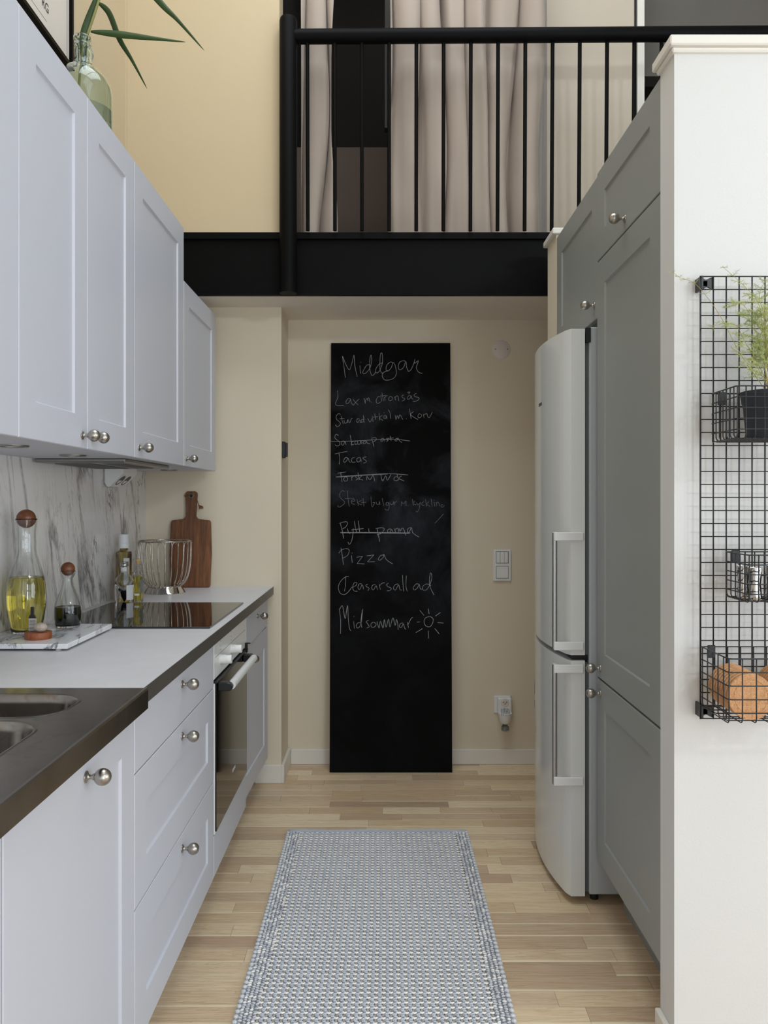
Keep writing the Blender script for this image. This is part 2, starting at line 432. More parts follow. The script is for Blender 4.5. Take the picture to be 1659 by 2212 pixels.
mb.box(XL-.1, -1.0, 1.2, 3.3, ZR, ZR+.1).box(1.0, 4.2, 1.2, 3.3, ZR, ZR+.1).box(XL-.1, 4.2, 3.3, 7.2, ZR, ZR+.1)
struct('ceiling', mb, M['room'])
for i, (x0, x1, y0, y1, p) in enumerate(ROOF_FILLS):
    w = MB().box(x0, x0+.04, y0, y1, ZR, ZR+.05).box(x1-.04, x1, y0, y1, ZR, ZR+.05).box(x0, x1, y0, y0+.04, ZR, ZR+.05).box(x0, x1, y1-.04, y1, ZR, ZR+.05).box((x0+x1)/2-.03, (x0+x1)/2+.03, y0, y1, ZR, ZR+.05)
    struct('window_%d' % (i+4), w, M['trim'])  # frames of the added roof openings above the fill lights' area
# room behind the camera; its centre and side windows are added as fill
wb_ = MB().box(XL-.1, -1.0, YW-.1, YW, 0, ZR).box(-1.0, .8, YW-.1, YW, 0, .3).box(-1.0, .8, YW-.1, YW, 2.3, ZR).box(.8, .95, YW-.1, YW, 0, ZR).box(3.12, 3.6, YW-.1, YW, 0, 3.05).box(.95, 3.12, YW-.1, YW, 0, .30).box(.95, 3.12, YW-.1, YW, 2.10, 3.05).box(.95, 2.32, YW-.1, YW, 3.05, 3.30).box(2.53, 2.97, YW-.1, YW, 3.05, 3.30).box(3.18, 3.6, YW-.1, YW, 3.05, 3.30).box(.95, 3.6, YW-.1, YW, 3.30, ZR)
struct('wall_back', wb_, M['room'])
struct('wall_right', MB().box(3.5, 3.6, YW-.1, -1.2, 0, ZR).box(3.5, 3.6, -1.2, 1.5, 0, .5).box(3.5, 3.6, -1.2, 1.5, 2.3, ZR).box(3.5, 3.6, 1.5, 3.3, 0, ZR).box(3.5, 3.9, 3.3, 3.4, 0, ZR), M['room'])
w = MB().box(1.58, 1.72, YW-.05, YW, .3, 2.1).box(2.35, 2.49, YW-.05, YW, .3, 2.1).box(.95, 3.12, YW-.05, YW, 1.15, 1.25)
w.box(.95, 3.12, YW-.05, YW+.04, .26, .30)
struct('window_1', w, M['trim'])
struct('window_2', MB().box(-1.0, -.95, YW-.05, YW, .3, 2.3).box(.75, .8, YW-.05, YW, .3, 2.3).box(-.13, -.07, YW-.05, YW, .3, 2.3).box(-1.0, .8, YW-.05, YW, .26, .32).box(-1.0, .8, YW-.05, YW, 2.26, 2.3), M['trim'])  # frame around the added centre fill
struct('window_3', MB().box(3.5, 3.54, -1.2, 1.5, .46, .5).box(3.5, 3.54, .12, .18, .5, 2.3).box(3.5, 3.54, -1.2, -1.15, .5, 2.3).box(3.5, 3.54, 1.45, 1.5, .5, 2.3), M['trim'])  # frame around the added side fill
# half-height white wall with its capping, right of the cabinets, and the narrow one beyond the fridge
struct('wall_partition_near', MB().box(.688, 3.5, 1.905, 2.0, 0, 2.388), M['white_wall'])
struct('trim_5', MB().box(.672, 3.5, 1.885, 2.016, 2.388, 2.412).box(.680, 3.5, 1.895, 2.006, 2.376, 2.388), M['trim'], bevel=.003)
struct('wall_partition_far', MB().box(.694, 1.3, 3.236, 3.40, 0, 2.388), M['alcove'])
struct('trim_6', MB().box(.678, 1.3, 3.222, 3.415, 2.388, 2.412), M['trim'], bevel=.003)
# baseboards
struct('baseboard_far', MB().box(-.463, 1.3, YF-.012, YF, 0, .075), M['trim'], bevel=.002)
struct('baseboard_stub', MB().box(-.60, -.477, YS-.014, YS, 0, .085).box(-.477, -.463, YS-.014, YF-.012, 0, .085), M['trim'], bevel=.002)
struct('baseboard_near', MB().box(.674, .688, 1.891, 2.0, 0, .062).box(.688, 3.5, 1.891, 1.905, 0, .062), M['trim'], bevel=.002)
struct('trim_7', MB().box(XL, XL+.006, 3.528, 3.534, 2.48, ZR), M['cream'])

# black steel beam at the loft edge
beam = thing('steel_beam', 'black painted steel beam across the loft edge above the alcove', 'beam', (.3, 3.55, 2.224))
MB().box(XL, 3.4, 3.545, 3.56, 2.228, 2.47).build('web', M['steelblack'], beam)
MB().box(XL, 3.4, 3.53, 3.56, 2.466, 2.496).build('top_flange', M['steelblack'], beam, bevel=.002)
MB().box(XL, 3.4, 3.538, 3.56, 2.222, 2.230).build('bottom_flange', M['steelblack'], beam)

# railing
rail = thing('loft_railing', 'black tubular steel railing with upright bars along the loft edge', 'railing', (-.412, 3.49, 2.222))
MB().lathe([(0, 2.217), (.038, 2.217), (.038, 3.395), (.034, 3.408), (.02, 3.414), (0, 3.415)], -.412, 3.491, 0, 28).build('post', M['steelblack'], rail, smooth=True)
MB().tube([(-.39, 3.497, 3.333), (3.4, 3.475, 3.345)], .031, 20).build('handrail', M['steelblack'], rail, smooth=True)
bx = [665, 724, 782, 840, 898, 956, 1015, 1074, 1132, 1190, 1249, 1308, 1367, 1426]
for i in range(20):
    X = (665-828)/495 + i*.1182
    MB().tube([(X, 3.515, 2.496), (X, 3.495, 3.325)], .0085, 10, cap=False).build('baluster', M['steelblack'], rail, smooth=True)

# ------------------------------------------------------------------ cabinets
def panel(mb, X, side, y0, y1, z0, z1, t=.019, fr=.083, flat=False, b=.0018, dep=.0055):
    """cabinet front; X is the plane of its face, side=+1 faces +x"""
    def ring(i, d): return [(X-side*d, y0+i, z0+i), (X-side*d, y1-i, z0+i), (X-side*d, y1-i, z1-i), (X-side*d, y0+i, z1-i)]
    rs = [ring(0, t), ring(0, b), ring(b, 0)]
    if not flat: rs += [ring(fr, 0), ring(fr+.0035, dep)]
    n = len(mb.v)
    vs_ = [p for r in rs for p in r]; fs = [(3, 2, 1, 0)]
    for k in range(len(rs)-1):
        for j in range(4): fs.append((k*4+j, k*4+(j+1) % 4, (k+1)*4+(j+1) % 4, (k+1)*4+j))
    e = (len(rs)-1)*4; fs.append((e, e+1, e+2, e+3))
    mb.add(vs_, fs); return mb
kp = [(0, 0), (.0105, 0), (.0108, .0012), (.0102, .0026), (.0062, .0045), (.0044, .0065), (.0040, .0095), (.0042, .0125), (.0060, .0132), (.0060, .0152)]
kp += [(.0155*sin(a), .0305-.0155*cos(a)) for a in [radians(q) for q in (24, 37, 45, 60, 75, 90, 105, 120, 135, 150, 165)]] + [(0, .046)]
kmb = MB().lathe(kp, n=24, axis='x'); KN = None
def knob(parent, X, y_, z_, side):
    global KN
    if KN is None:
        o = kmb.build('knob', M['knob'], parent, origin=(0, 0, 0), smooth=True); KN = o.data
        o.location = Vector((X, y_, z_))-WL[parent.name]
    else:
        o = bpy.data.objects.new('knob', KN); link(o, parent, (X, y_, z_))
    o['label'] = 'satin nickel ball knob'
    if side < 0: o.rotation_euler = (0, 0, pi)
    WL[o.name] = Vector((X, y_, z_))
XD = -.534; XB = XL+.002; XU = -.765
ZD0, ZD1 = .13, .876
# lower run
c = thing('sink_cabinet', 'pale grey shaker cabinet under the steel sink worktop', 'cabinet', (-.83, 1.43, 0))
MB().box(XB, XD-.021, 1.13, 1.729, .13, .148).box(XB, XD-.021, 1.13, 1.13+.016, .148, .875).box(XB, XD-.021, 1.729-.016, 1.729, .148, .875).box(XB, XB+.01, 1.13+.016, 1.729-.016, .148, .875).build('body', M['cab_in'], c)
MB().box(XB, XD-.07, 1.13, 1.729, 0, .13).build('plinth', M['cab_in'], c)
d = panel(MB(), XD, 1, 1.132, 1.728, ZD0, ZD1).build('door', M['cab'], c); knob(d, XD, 1.445, .824, 1)
c = thing('sink_cabinet', 'pale grey cabinet front cut by the left photo edge beside the sink door', 'cabinet', (-.83, .83, 0))
MB().box(XB, XD-.021, .53, 1.127, .13, .148).box(XB, XD-.021, .53, .53+.016, .148, .875).box(XB, XD-.021, 1.127-.016, 1.127, .148, .875).box(XB, XB+.01, .53+.016, 1.127-.016, .148, .875).build('body', M['cab_in'], c)
MB().box(XB, XD-.07, .53, 1.127, 0, .13).build('plinth', M['cab_in'], c)
d = panel(MB(), XD, 1, .532, 1.127, ZD0, ZD1).build('door', M['cab'], c)
c = thing('drawer_cabinet', 'pale grey cabinet with three stacked drawers left of the oven', 'cabinet', (-.83, 2.13, 0))
MB().box(XB, XD-.021, 1.731, 2.537, .13, .875).build('body', M['cab_in'], c)
MB().box(XB, XD-.07, 1.731, 2.537, 0, .13).build('plinth', M['cab_in'], c)
for (a, b, fl_, kz) in [(.731, ZD1, True, .833), (.438, .728, False, .695), (ZD0, .435, False, .397)]:
    d = panel(MB(), XD, 1, 1.732, 2.536, a, b, flat=fl_).build('drawer', M['cab'], c); knob(d, XD, 2.135, kz, 1)
c = thing('narrow_cabinet', 'pale grey cabinet with one drawer and an ajar door at the far end', 'cabinet', (-.83, 3.43, 0))
MB().box(XB, XD-.024, 3.137, 3.72, .13, .875).build('body', M['cab_in'], c)
MB().box(XB, XD-.07, 3.137, 3.72, 0, .13).build('plinth', M['cab_in'], c)
d = panel(MB(), XD, 1, 3.139, 3.719, .744, ZD1, flat=True).build('drawer', M['cab'], c); knob(d, XD, 3.415, .83, 1)
d = panel(MB(), XD, 1, 3.139, 3.719, ZD0, .738).build('door', M['cab'], c, origin=(XD, 3.719, 0)); knob(d, XD, 3.262, .678, 1)
d.rotation_euler = (0, 0, radians(-1.7))
# worktop
wt = thing('worktop', 'pale grey laminate worktop with a dark front edge', 'worktop', (-.8, 2.7, .879))
MB().box(XB, -.5155, 1.726, YS, .880, .917).build('top', M['worktop'], wt)
MB().box(-.5155, -.5137, 1.726, YS, .880, .9165).build('edge_band', M['lt_edge'], wt, label='dark brown front edge strip')

# sink worktop with two bowls (hole cut in a fine grid sheet)
sk = thing('sink_worktop', 'worn stainless steel sink worktop with two rounded bowls at lower left', 'sink', (-.8, 1.3, .872))
def rr(px, py, cx, cy, hx, hy, r):
    qx = abs(px-cx)-hx+r; qy = abs(py-cy)-hy+r
    return sqrt(max(qx, 0)**2+max(qy, 0)**2)+min(max(qx, qy), 0)-r
bowls = [(-.82, 1.578, .213, .087, .075, .13), (-.82, 1.232, .215, .230, .085, .17)]
def rounded(cx, cy, hx, hy, r, n=10):
    P = []
    for (sx, sy, a0) in ((1, 1, 0), (-1, 1, 90), (-1, -1, 180), (1, -1, 270)):
        for k in range(n+1):
            a = radians(a0+90*k/n); P.append((cx+sx*(hx-r)+r*cos(a), cy+sy*(hy-r)+r*sin(a)))
    return P
bm = bmesh.new()
loops = [[(XB, .6), (-.5115, .6), (-.5115, 1.725), (XB, 1.725)]]
for (cx, cy, hx, hy, r, dp) in bowls: loops.append(rounded(cx, cy, hx, hy, r))
edges = []
for L in loops:
    vv = [bm.verts.new((x, y, .9185)) for x, y in L]
    for i in range(len(vv)): edges.append(bm.edges.new((vv[i], vv[(i+1) % len(vv)])))
bmesh.ops.triangle_fill(bm, use_beauty=True, use_dissolve=False, edges=edges)
bm.faces.ensure_lookup_table()
dele = [f for f in bm.faces if any(rr(f.calc_center_median().x, f.calc_center_median().y, *bw[:5]) < -.002 for bw in bowls)]
bmesh.ops.delete(bm, geom=dele, context='FACES_ONLY')
me = bpy.data.meshes.new('deck'); o0 = WL[sk.name]
bm.transform(Matrix.Translation(-o0)); bmesh.ops.recalc_face_normals(bm, faces=bm.faces)
if bm.faces[0].normal.z < 0: bmesh.ops.reverse_faces(bm, faces=bm.faces)
bm.to_mesh(me); bm.free(); me.materials.append(M['sink'])
o = bpy.data.objects.new('deck', me); link(o, sk, WL[sk.name])
MB().add([(-.5115, .6, .9185), (-.5115, 1.725, .9185), (-.509, 1.725, .9205), (-.509, .6, .9205), (-.505, .6, .9195), (-.505, 1.725, .9195), (-.5035, 1.725, .915), (-.5035, .6, .915), (-.5035, .6, .875), (-.5035, 1.725, .875), (-.512, 1.725, .873), (-.512, .6, .873)],
    [(0, 3, 2, 1), (3, 4, 5, 2), (4, 7, 6, 5), (7, 8, 9, 6), (8, 11, 10, 9), (1, 2, 5, 6, 9, 10), (0, 11, 8, 7, 4, 3)]).build('front_edge', M['sink'], sk)
for (cx, cy, hx, hy, r, dp) in bowls:
    mb = MB(); rings = []
    for (g, z) in [(.006, .9185), (.003, .9200), (-.001, .9190), (-.004, .914), (-.006, .90), (-.012, .917-dp+.035), (-.022, .917-dp+.012), (-.045, .917-dp)]:
        rings.append([(x, y, z) for x, y in rounded(cx, cy, hx+g, hy+g, max(.02, r+g*.6))])
    n = len(rings[0]); vs_ = [p for q in rings for p in q]; fs = []
    for k in range(len(rings)-1):
        for j in range(n): fs.append((k*n+j, k*n+(j+1) % n, (k+1)*n+(j+1) % n, (k+1)*n+j))
    fs.append(tuple((len(rings)-1)*n+j for j in range(n)))
    mb.add(vs_, fs).build('bowl', M['sink'], sk, smooth=True)

# oven
ov = thing('built_in_oven', 'white built-in oven with black glass door and white bar handle', 'oven', (-.83, 2.835, .13))
MB().box(XB, XD-.024, 2.541, 3.131, .13, .875).build('body', M['cab_in'], ov)
MB().box(XB, XD-.07, 2.541, 3.131, 0, .13).build('plinth', M['cab_in'], ov)
MB().box(XD-.022, XD, 2.543, 3.129, .752, .876).build('control_panel', M['white'], ov, bevel=.002)
MB().box(XD-.001, XD+.0004, 2.56, 3.11, .8202, .8212).build('panel_line', M['gasket'], ov)
MB().box(XD-.022, XD+.002, 2.543, 3.129, .263, .742).build('door_frame', M['white'], ov, bevel=.002)
MB().box(XD+.002, XD+.006, 2.549, 3.118, .272, .742).build('door_glass', M['oven_glass'], ov)
MB().box(XD-.012, XD+.010, 2.543, 3.128, .742, .7465).build('door_top_strip', M['black'], ov)
MB().box(XD-.022, XD, 2.541, 3.131, .13, .259).build('lower_panel', M['cab'], ov, bevel=.0015)
for yy in (2.64, 2.825):
    k = MB().lathe([(0, 0), (.0155, 0), (.0155, .017), (.0145, .018), (.0145, .036), (.0135, .038), (0, .038)], XD, yy, .800, 24, 'x')
    ko = k.build('control_knob', M['white'], ov, smooth=True)
    MB().box(XD+.018, XD+.0385, yy-.0007, yy+.0007, .807, .8148).build('pointer', M['gasket'], ko)
    for dz in (.030, .042, .058):
        MB().box(XD-.001, XD+.0004, yy-.003, yy+.003, .80+dz, .803+dz).build('printed_mark', M['grey_label'], ov)
h = thing
def bracket(y_): 
    return MB().prism([(XD+.006, .741), (-.497, .741), (-.488, .737), (-.480, .728), (-.482, .717), (-.490, .712), (XD+.006, .712)], y_-.012, y_+.012, 'y')
bracket(2.578).build('handle_bracket', M['black'], ov, bevel=.003); bracket(3.040).build('handle_bracket', M['black'], ov, bevel=.003)
MB().tube([(-.488, 2.588, .7265), (-.488, 3.032, .7265)], .0135, 18).build('handle', M['white'], ov, smooth=True)
MB().box(XD+.002, XD+.012, 3.095, 3.107, .735, .772).box(XD+.002, XD+.022, 3.097, 3.104, .768, .773).build('hook', M['black'], ov, bevel=.001)
text('SIEMENS', .016, (XD+.0064, 2.845, .372), (pi/2, 0, pi/2), M['label'], ov)

# hob
hb = thing('ceramic_hob', 'flat black glass ceramic hob set in the worktop', 'hob', (-.80, 2.835, .917))
MB().box(-1.062, -.545, 2.53, 3.14, .917, .923).build('glass_plate', M['hob'], hb, bevel=.0015)

# upper cabinets
ZU0, ZU1 = 1.453, 2.365
LU = ['pale grey shaker wall cabinet cut by the left photo edge', 'pale grey shaker wall cabinet, second from the left edge, knob at its far corner',
      'pale grey shaker wall cabinet with knob in its near bottom corner beside its neighbour\'s knob', 'wide pale grey shaker wall cabinet over the hob and extractor']
for i, (a, b, ky) in enumerate([(1.31, 1.69, None), (1.69, 2.083, 2.046), (2.083, 2.479, 2.115), (2.479, 3.09, 2.522)]):
    c = thing('wall_cabinet', LU[i], 'wall cabinet', (-.95, (a+b)/2, ZU0))
    MB().box(XB, XU-.021, a+.0005, b-.0005, ZU0, ZU1).build('body', M['cab_in'], c)
    d = panel(MB(), XU, 1, a+.0015, b-.0015, ZU0, ZU1).build('door', M['cab'], c)
    if ky: knob(d, XU, ky, 1.485, 1)
MB().box(XB, XU, 3.087, 3.09, ZU0, ZU1)
c = thing('wall_cabinet', 'low pale grey shaker wall cabinet under the black beam in the corner', 'wall cabinet', (-.95, 3.38, ZU0))
MB().box(XB, XU-.021, 3.092, 3.677, ZU0, 2.165).build('body', M['cab_in'], c)
d = panel(MB(), XU, 1, 3.0925, 3.6755, ZU0, 2.165).build('door', M['cab'], c); knob(d, XU, 3.128, 1.482, 1)
# recessed spots under the wall cabinets and extractor
for i, (yy, xx, lb) in enumerate([(1.944, -.895, 'round nickel cabinet downlight nearest the camera'), (2.36, -.909, 'round nickel cabinet downlight beside the extractor plate'), (3.50, -.93, 'small round cabinet downlight beyond the extractor in the corner')]):
    t = thing('downlight', lb, 'downlight', (xx, yy, ZU0), 'downlights under the wall cabinets')
    MB().lathe([(.028, 0), (.028, -.003), (.036, -.004), (.038, -.001), (.038, 0)], xx, yy, ZU0-.0003, 32).build('ring', M['hood'], t, smooth=True)
    MB().lathe([(0, -.0005), (.028, -.0005), (.028, .0), (0, 0)], xx, yy, ZU0-.0003, 24).build('lens', M['label'], t)
hd = thing('extractor_hood', 'flat steel extractor plate set under the wall cabinet above the hob', 'extractor hood', (-.95, 2.8, 1.44))
MB().box(-1.10, -.815, 2.54, 3.07, 1.440, 1.4525).build('plate', M['hood'], hd, bevel=.003)
MB().box(-1.06, -.95, 2.60, 3.0, 1.4375, 1.4405).build('filter', M['gasket'], hd)
MB().box(-.91, -.85, 2.62, 2.98, 1.438, 1.4405).build('light_strip', M['gasket'], hd)
# corner socket
cs = thing('corner_socket', 'white angled double socket block under the wall cabinet by the marble', 'socket', (-1.08, 3.28, 1.375))
MB().prism([(-1.109, 1.4525), (-1.109, 1.392), (-1.100, 1.376), (-1.090, 1.374), (-1.034, 1.428), (-1.034, 1.4525)], 3.2, 3.38, 'y').build('housing', M['white'], cs, bevel=.002)
nv = Vector((.694, 0, -.72))
for yy in (3.255, 3.325):
    so = MB().lathe([(0, 0), (.021, 0), (.022, .0012), (.026, .0012), (.026, -.001)], 0, 0, 0, 20)
    so.v = [(Vector(p[0:1]+(0, 0)).x, p[1], p[2]) for p in so.v]
    R = nv.to_track_quat('Z', 'Y').to_matrix()
    ctr = Vector((-1.062, yy, 1.4010))
    so.v = [tuple(R @ Vector(p)+ctr) for p in so.v]
    so.build('socket_face', M['gasket'], cs, smooth=True)
# marble backsplash
for (a, b, lb) in [(.6, 2.728, 'white marble backsplash panel with grey veins behind the carafes'), (2.730, 3.770, 'white marble backsplash panel with grey veins behind the hob and bottles')]:
    o = MB().box(XL+.001, XL+.018, a, b, .917, ZU0).build('backsplash_panel', M['marble'], None)
    tag(o, lb, 'backsplash')
o = MB().tube([(-1.1115+.0, 3.12+.010*cos(k*pi/10), 1.325+.010*sin(k*pi/10)) for k in range(20)], .0007, 6, closed=True).build('sealing_ring', M['label'], None, smooth=True)
tag(o, 'faint small ring stuck on the marble backsplash below the corner socket', 'ring')

# right-hand side: tall cabinet
XR = .69
tc = thing('tall_cabinet', 'tall grey shaker cabinet with a small top door and two tall doors', 'cabinet', (1.0, 2.3, 0))
MB().box(XR+.021, 1.29, 2.003, 2.600, .165, 2.374).build('body', M['shaded_cab'], tc)
MB().box(.775, 1.29, 2.003, 2.600, 0, .165).build('plinth', M['shaded_cab'], tc)
d = panel(MB(), XR, -1, 2.004, 2.599, 2.090, 2.374, b=.002).build('door', M['shaded_cab'], tc); knob(d, XR, 2.30, 2.125, -1)
d = panel(MB(), XR, -1, 2.004, 2.599, .753, 2.086, b=.002).build('door', M['shaded_cab'], tc); knob(d, XR, 2.56, .787, -1)
d = panel(MB(), XR, -1, 2.004, 2.599, .165, .747, b=.002).build('door', M['shaded_cab'], tc); knob(d, XR, 2.56, .707, -1)
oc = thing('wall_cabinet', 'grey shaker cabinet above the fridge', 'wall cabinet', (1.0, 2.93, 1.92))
MB().box(XR+.03, 1.29, 2.605, 3.234, 1.915, 2.374).build('body', M['shaded_cab'], oc)
d = panel(MB(), XR+.006, -1, 2.606, 3.232, 1.915, 2.374).build('door', M['shaded_cab'], oc); knob(d, XR+.006, 2.655, 1.963, -1)
MB().box(XR+.002, 1.29, 2.6005, 2.6045, 0.165, 2.374).build('side_panel', M['shaded_cab'], oc)

# fridge
fg = thing('fridge_freezer', 'white fridge-freezer with a bowed front and two bar handles', 'fridge', (.95, 2.92, 0))
Y0, Y1 = 2.625, 3.222
MB().box(.672, 1.25, Y0, Y1, .035, 1.885).build('body', M['fridge_side'], fg, bevel=.003)
MB().box(.660, .672, Y0+.012, Y1-.01, .04, .79).box(.660, .672, Y0+.012, Y1-.01, .815, 1.87).build('gasket', M['gasket'], fg)
def bowed(z0, z1):
    n = 24; P = []
    for k in range(n+1):
        t = k/n; yy = Y0+.004+(Y1-Y0-.008)*t
        bow = .607-.036*(1-(2*t-1)**2)
        e = .006*max(0, 1-min(t, 1-t)/.03)
        P.append((bow+e, yy))
    P += [(.658, Y1-.004), (.658, Y0+.004)]
    return MB().prism(P, z0, z1, 'z')
fd1 = bowed(.815, 1.880).build('fridge_door', M['fridge'], fg, smooth=True)
fd2 = bowed(.028, .797).build('freezer_door', M['fridge'], fg, smooth=True)
MB().box(.62, .672, Y0+.02, Y1-.02, .797, .815).build('door_gap', M['black'], fg)
for (za, zb, dr) in ((.832, 1.216, fd1), (.391, .785, fd2)):
    for zz in (za, zb):
        s = 1 if zz == za else -1
        MB().prism([(.556, Y0-.004), (.652, Y0-.004), (.652, Y0+.003), (.571, Y0+.003), (.571, Y0+.026), (.556, Y0+.026)], zz, zz+s*.027, 'z').build('handle_bracket', M['white'], dr, bevel=.0015)
    MB().tube([(.561, Y0+.012, za+.002), (.561, Y0+.012, zb-.002)], .0085, 16).build('handle', M['hood_plain'], dr, smooth=True)
MB().box(.66, .676, Y0-.002, Y0+.01, 1.835, 1.883).build('hinge', M['black'], fg)
for yy in (Y0+.05, Y1-.05):
    MB().lathe([(0, 0), (.014, 0), (.014, .036), (0, .036)], .70, yy, 0, 14).build('foot', M['black'], fg, smooth=True)
    MB().lathe([(0, 0), (.014, 0), (.014, .036), (0, .036)], 1.18, yy, 0, 14).build('foot', M['black'], fg, smooth=True)
text('SIEMENS', .017, (.5708, 2.928, 1.668), (pi/2, 0, -pi/2), M['inkd'], fd1)
for (a, b) in ((.555, .605), (.50, .53)):
    MB().box(.5985, .6005, 3.172, 3.192, a, b).build('sticker', M['grey_label'], fd2)

# ------------------------------------------------------------------ chalkboard
TH = math.atan2(.114, 2.105); KK = .114/2.105; BX = .037
bo = thing('chalkboard', 'tall black chalkboard leaning on the far wall with a weekly menu', 'chalkboard', (BX, 3.906, .001))
MB().box(BX-.2975, BX+.2975, 3.906, 3.917, .001, 2.109).build('board', M['board'], bo, bevel=.001)
bo.rotation_euler = (-TH, 0, 0)
def to_board(px, py):
    D = (3.906+KK*1.32)/(1+KK*(py-1081)/1740)
    z = 1.32-(py-1081)/1740*D
    return ((px-828)/1740*D-BX, z/cos(TH))
A5 = lambda p: to_board(690+p[0]/5.352, 720+p[1]/5.352)
A6 = lambda p: to_board(690+p[0]/5.352, 1060+p[1]/5.352)
def ribbon(mb, P, w):
    P = [Vector((a, 0, b)) for a, b in P]
    P = smooth_path(P, 4)
    vs_ = []; n = len(P)
    for i, p in enumerate(P):
        t = P[min(i+1, n-1)]-P[max(i-1, 0)]
        t = t.normalized() if t.length > 1e-9 else Vector((1, 0, 0))
        s = Vector((-t.z, 0, t.x))*w*(.65+.35*random.random())
        vs_ += [p+s+Vector((0, -.0006, 0)), p-s+Vector((0, -.0006, 0))]
    vs_ = [(v.x+BX, v.y+3.906, v.z+.001) for v in vs_]
    mb.add(vs_, [(2*i, 2*i+1, 2*i+3, 2*i+2) for i in range(n-1)])
def dot(x, y): return [(x-3, y-2), (x+3, y+3)]
L1 = [[(265,265),(285,400),(300,515)],[(270,270),(300,350),(345,425),(375,350),(400,255),(410,380),(437,503)],[(468,375),(472,430),(478,470)],dot(478,338),
 [(590,370),(550,370),(515,420),(500,455),(515,470),(550,450),(590,390),(605,300),(598,255),(585,290),(580,400),(600,480),(620,488),(650,455)],
 [(725,345),(690,360),(655,410),(650,450),(670,460),(705,420),(730,330),(725,240),(712,232),(703,260),(700,330),(700,420),(715,455),(740,470)],
 [(850,345),(820,335),(780,370),(770,420),(790,440),(830,400),(855,340),(880,390),(888,470),(860,520),(800,543),(750,538),(728,500),(735,460),(790,432)],
 [(1000,330),(970,320),(925,340),(912,400),(930,425),(970,400),(1000,330),(1010,400),(1030,445)],[(1030,445),(1060,420),(1095,340),(1105,300),(1100,350),(1140,320),(1142,335),(1120,400),(1145,450),(1190,468)]]
L2 = [[(208,665),(213,740),(187,828),(280,836)],[(365,765),(330,758),(308,790),(312,815),(340,805),(362,770),(370,810),(390,830)],[(390,765),(415,800),(448,828)],[(458,762),(420,800),(388,838)],
 [(515,750),(525,790),(530,815),(532,780),(550,755),(560,785),(562,750),(575,755),(585,800)],dot(600,800),[(705,740),(680,735),(658,770),(660,805),(680,812),(710,795)],[(715,745),(722,790)],dot(712,718),
 [(722,690),(735,750),(745,785)],[(705,730),(770,720)],[(752,740),(760,780)],[(755,750),(775,725),(790,728)],[(815,735),(800,755),(808,780),(835,775),(845,748),(825,733),(815,735)],
 [(870,735),(880,775)],[(872,750),(895,725),(910,740),(920,785)],[(975,715),(955,725),(960,745),(985,755),(978,775),(955,785)],[(1060,725),(1035,720),(1018,750),(1025,768),(1050,750),(1060,725),(1068,755),(1085,765)],
 [(1030,678),(1020,688),(1035,695),(1048,685),(1030,678)],[(1120,695),(1095,715),(1105,735),(1145,745),(1150,765),(1120,785),(1080,790)]]
L3 = [[(245,945),(225,930),(195,960),(200,1000),(240,1035),(235,1065),(205,1082),(185,1060)],[(255,960),(262,1010),(275,1050)],[(235,990),(290,985)],[(285,1005),(290,1040),(315,1035),(325,1000),(330,1040)],
 [(335,1000),(350,1040),(370,990),(385,985)],[(465,995),(440,990),(430,1020),(445,1035),(465,1005),(475,1035),(485,1035)],[(515,1000),(490,1000),(483,1025),(500,1030),(515,1000),(508,950),(515,1020),(522,1030)],
 [(560,985),(585,1030),(610,980)],[(615,985),(620,1025)],dot(612,962),[(640,935),(650,1000)],[(610,975),(680,965)],[(690,920),(695,1010)],[(725,950),(695,980),(735,1010)],
 [(770,950),(750,955),(745,985),(765,985),(775,955),(780,995)],dot(748,920),[(795,885),(815,920),(825,990)],[(878,950),(885,1000),(900,955),(915,990),(925,950),(940,955),(965,1000)],dot(1005,990),
 [(1040,875),(1050,930),(1060,990)],[(1090,905),(1055,945),(1140,1000)],[(1150,935),(1138,960),(1150,980),(1175,970),(1180,945),(1160,932),(1150,935)],[(1200,935),(1210,980)],[(1205,950),(1240,925)],[(1240,930),(1265,980),(1305,915)]]
L4 = [[(130,1255),(400,1248),(700,1230),(900,1230),(1045,1248)],[(220,1185),(195,1170),(178,1195),(190,1225),(230,1255),(235,1290),(205,1305),(180,1290)],[(295,1250),(265,1250),(255,1285),(275,1295),(295,1255),(305,1290)],
 [(355,1180),(365,1230),(375,1300)],[(400,1250),(375,1260),(370,1290),(400,1285)],[(430,1245),(410,1260),(415,1285),(440,1280)],[(440,1250),(448,1285),(470,1280),(480,1245),(485,1280)],[(540,1250),(510,1255),(505,1280),(530,1275),(545,1250),(555,1275),(585,1280)],
 [(605,1225),(620,1270),(632,1315)],[(600,1215),(650,1210),(655,1235),(620,1260)],[(740,1215),(715,1225),(712,1250),(735,1245),(745,1220),(755,1250)],[(790,1215),(770,1225),(795,1240),(775,1252)],[(820,1190),(830,1245)],[(790,1218),(860,1212)],[(905,1215),(880,1225),(875,1245),(895,1245),(910,1215),(925,1245),(955,1265)]]
L5 = [[(180,1398),(250,1380),(320,1370)],[(225,1385),(235,1450),(228,1518)],[(330,1445),(300,1440),(280,1475),(290,1495),(315,1475),(332,1445),(345,1485),(360,1495)],[(405,1440),(380,1445),(370,1475),(385,1495),(415,1490)],
 [(470,1440),(440,1445),(430,1475),(450,1490),(475,1470),(472,1440),(485,1485)],[(540,1430),(505,1440),(510,1455),(540,1475),(535,1495),(510,1503)]]
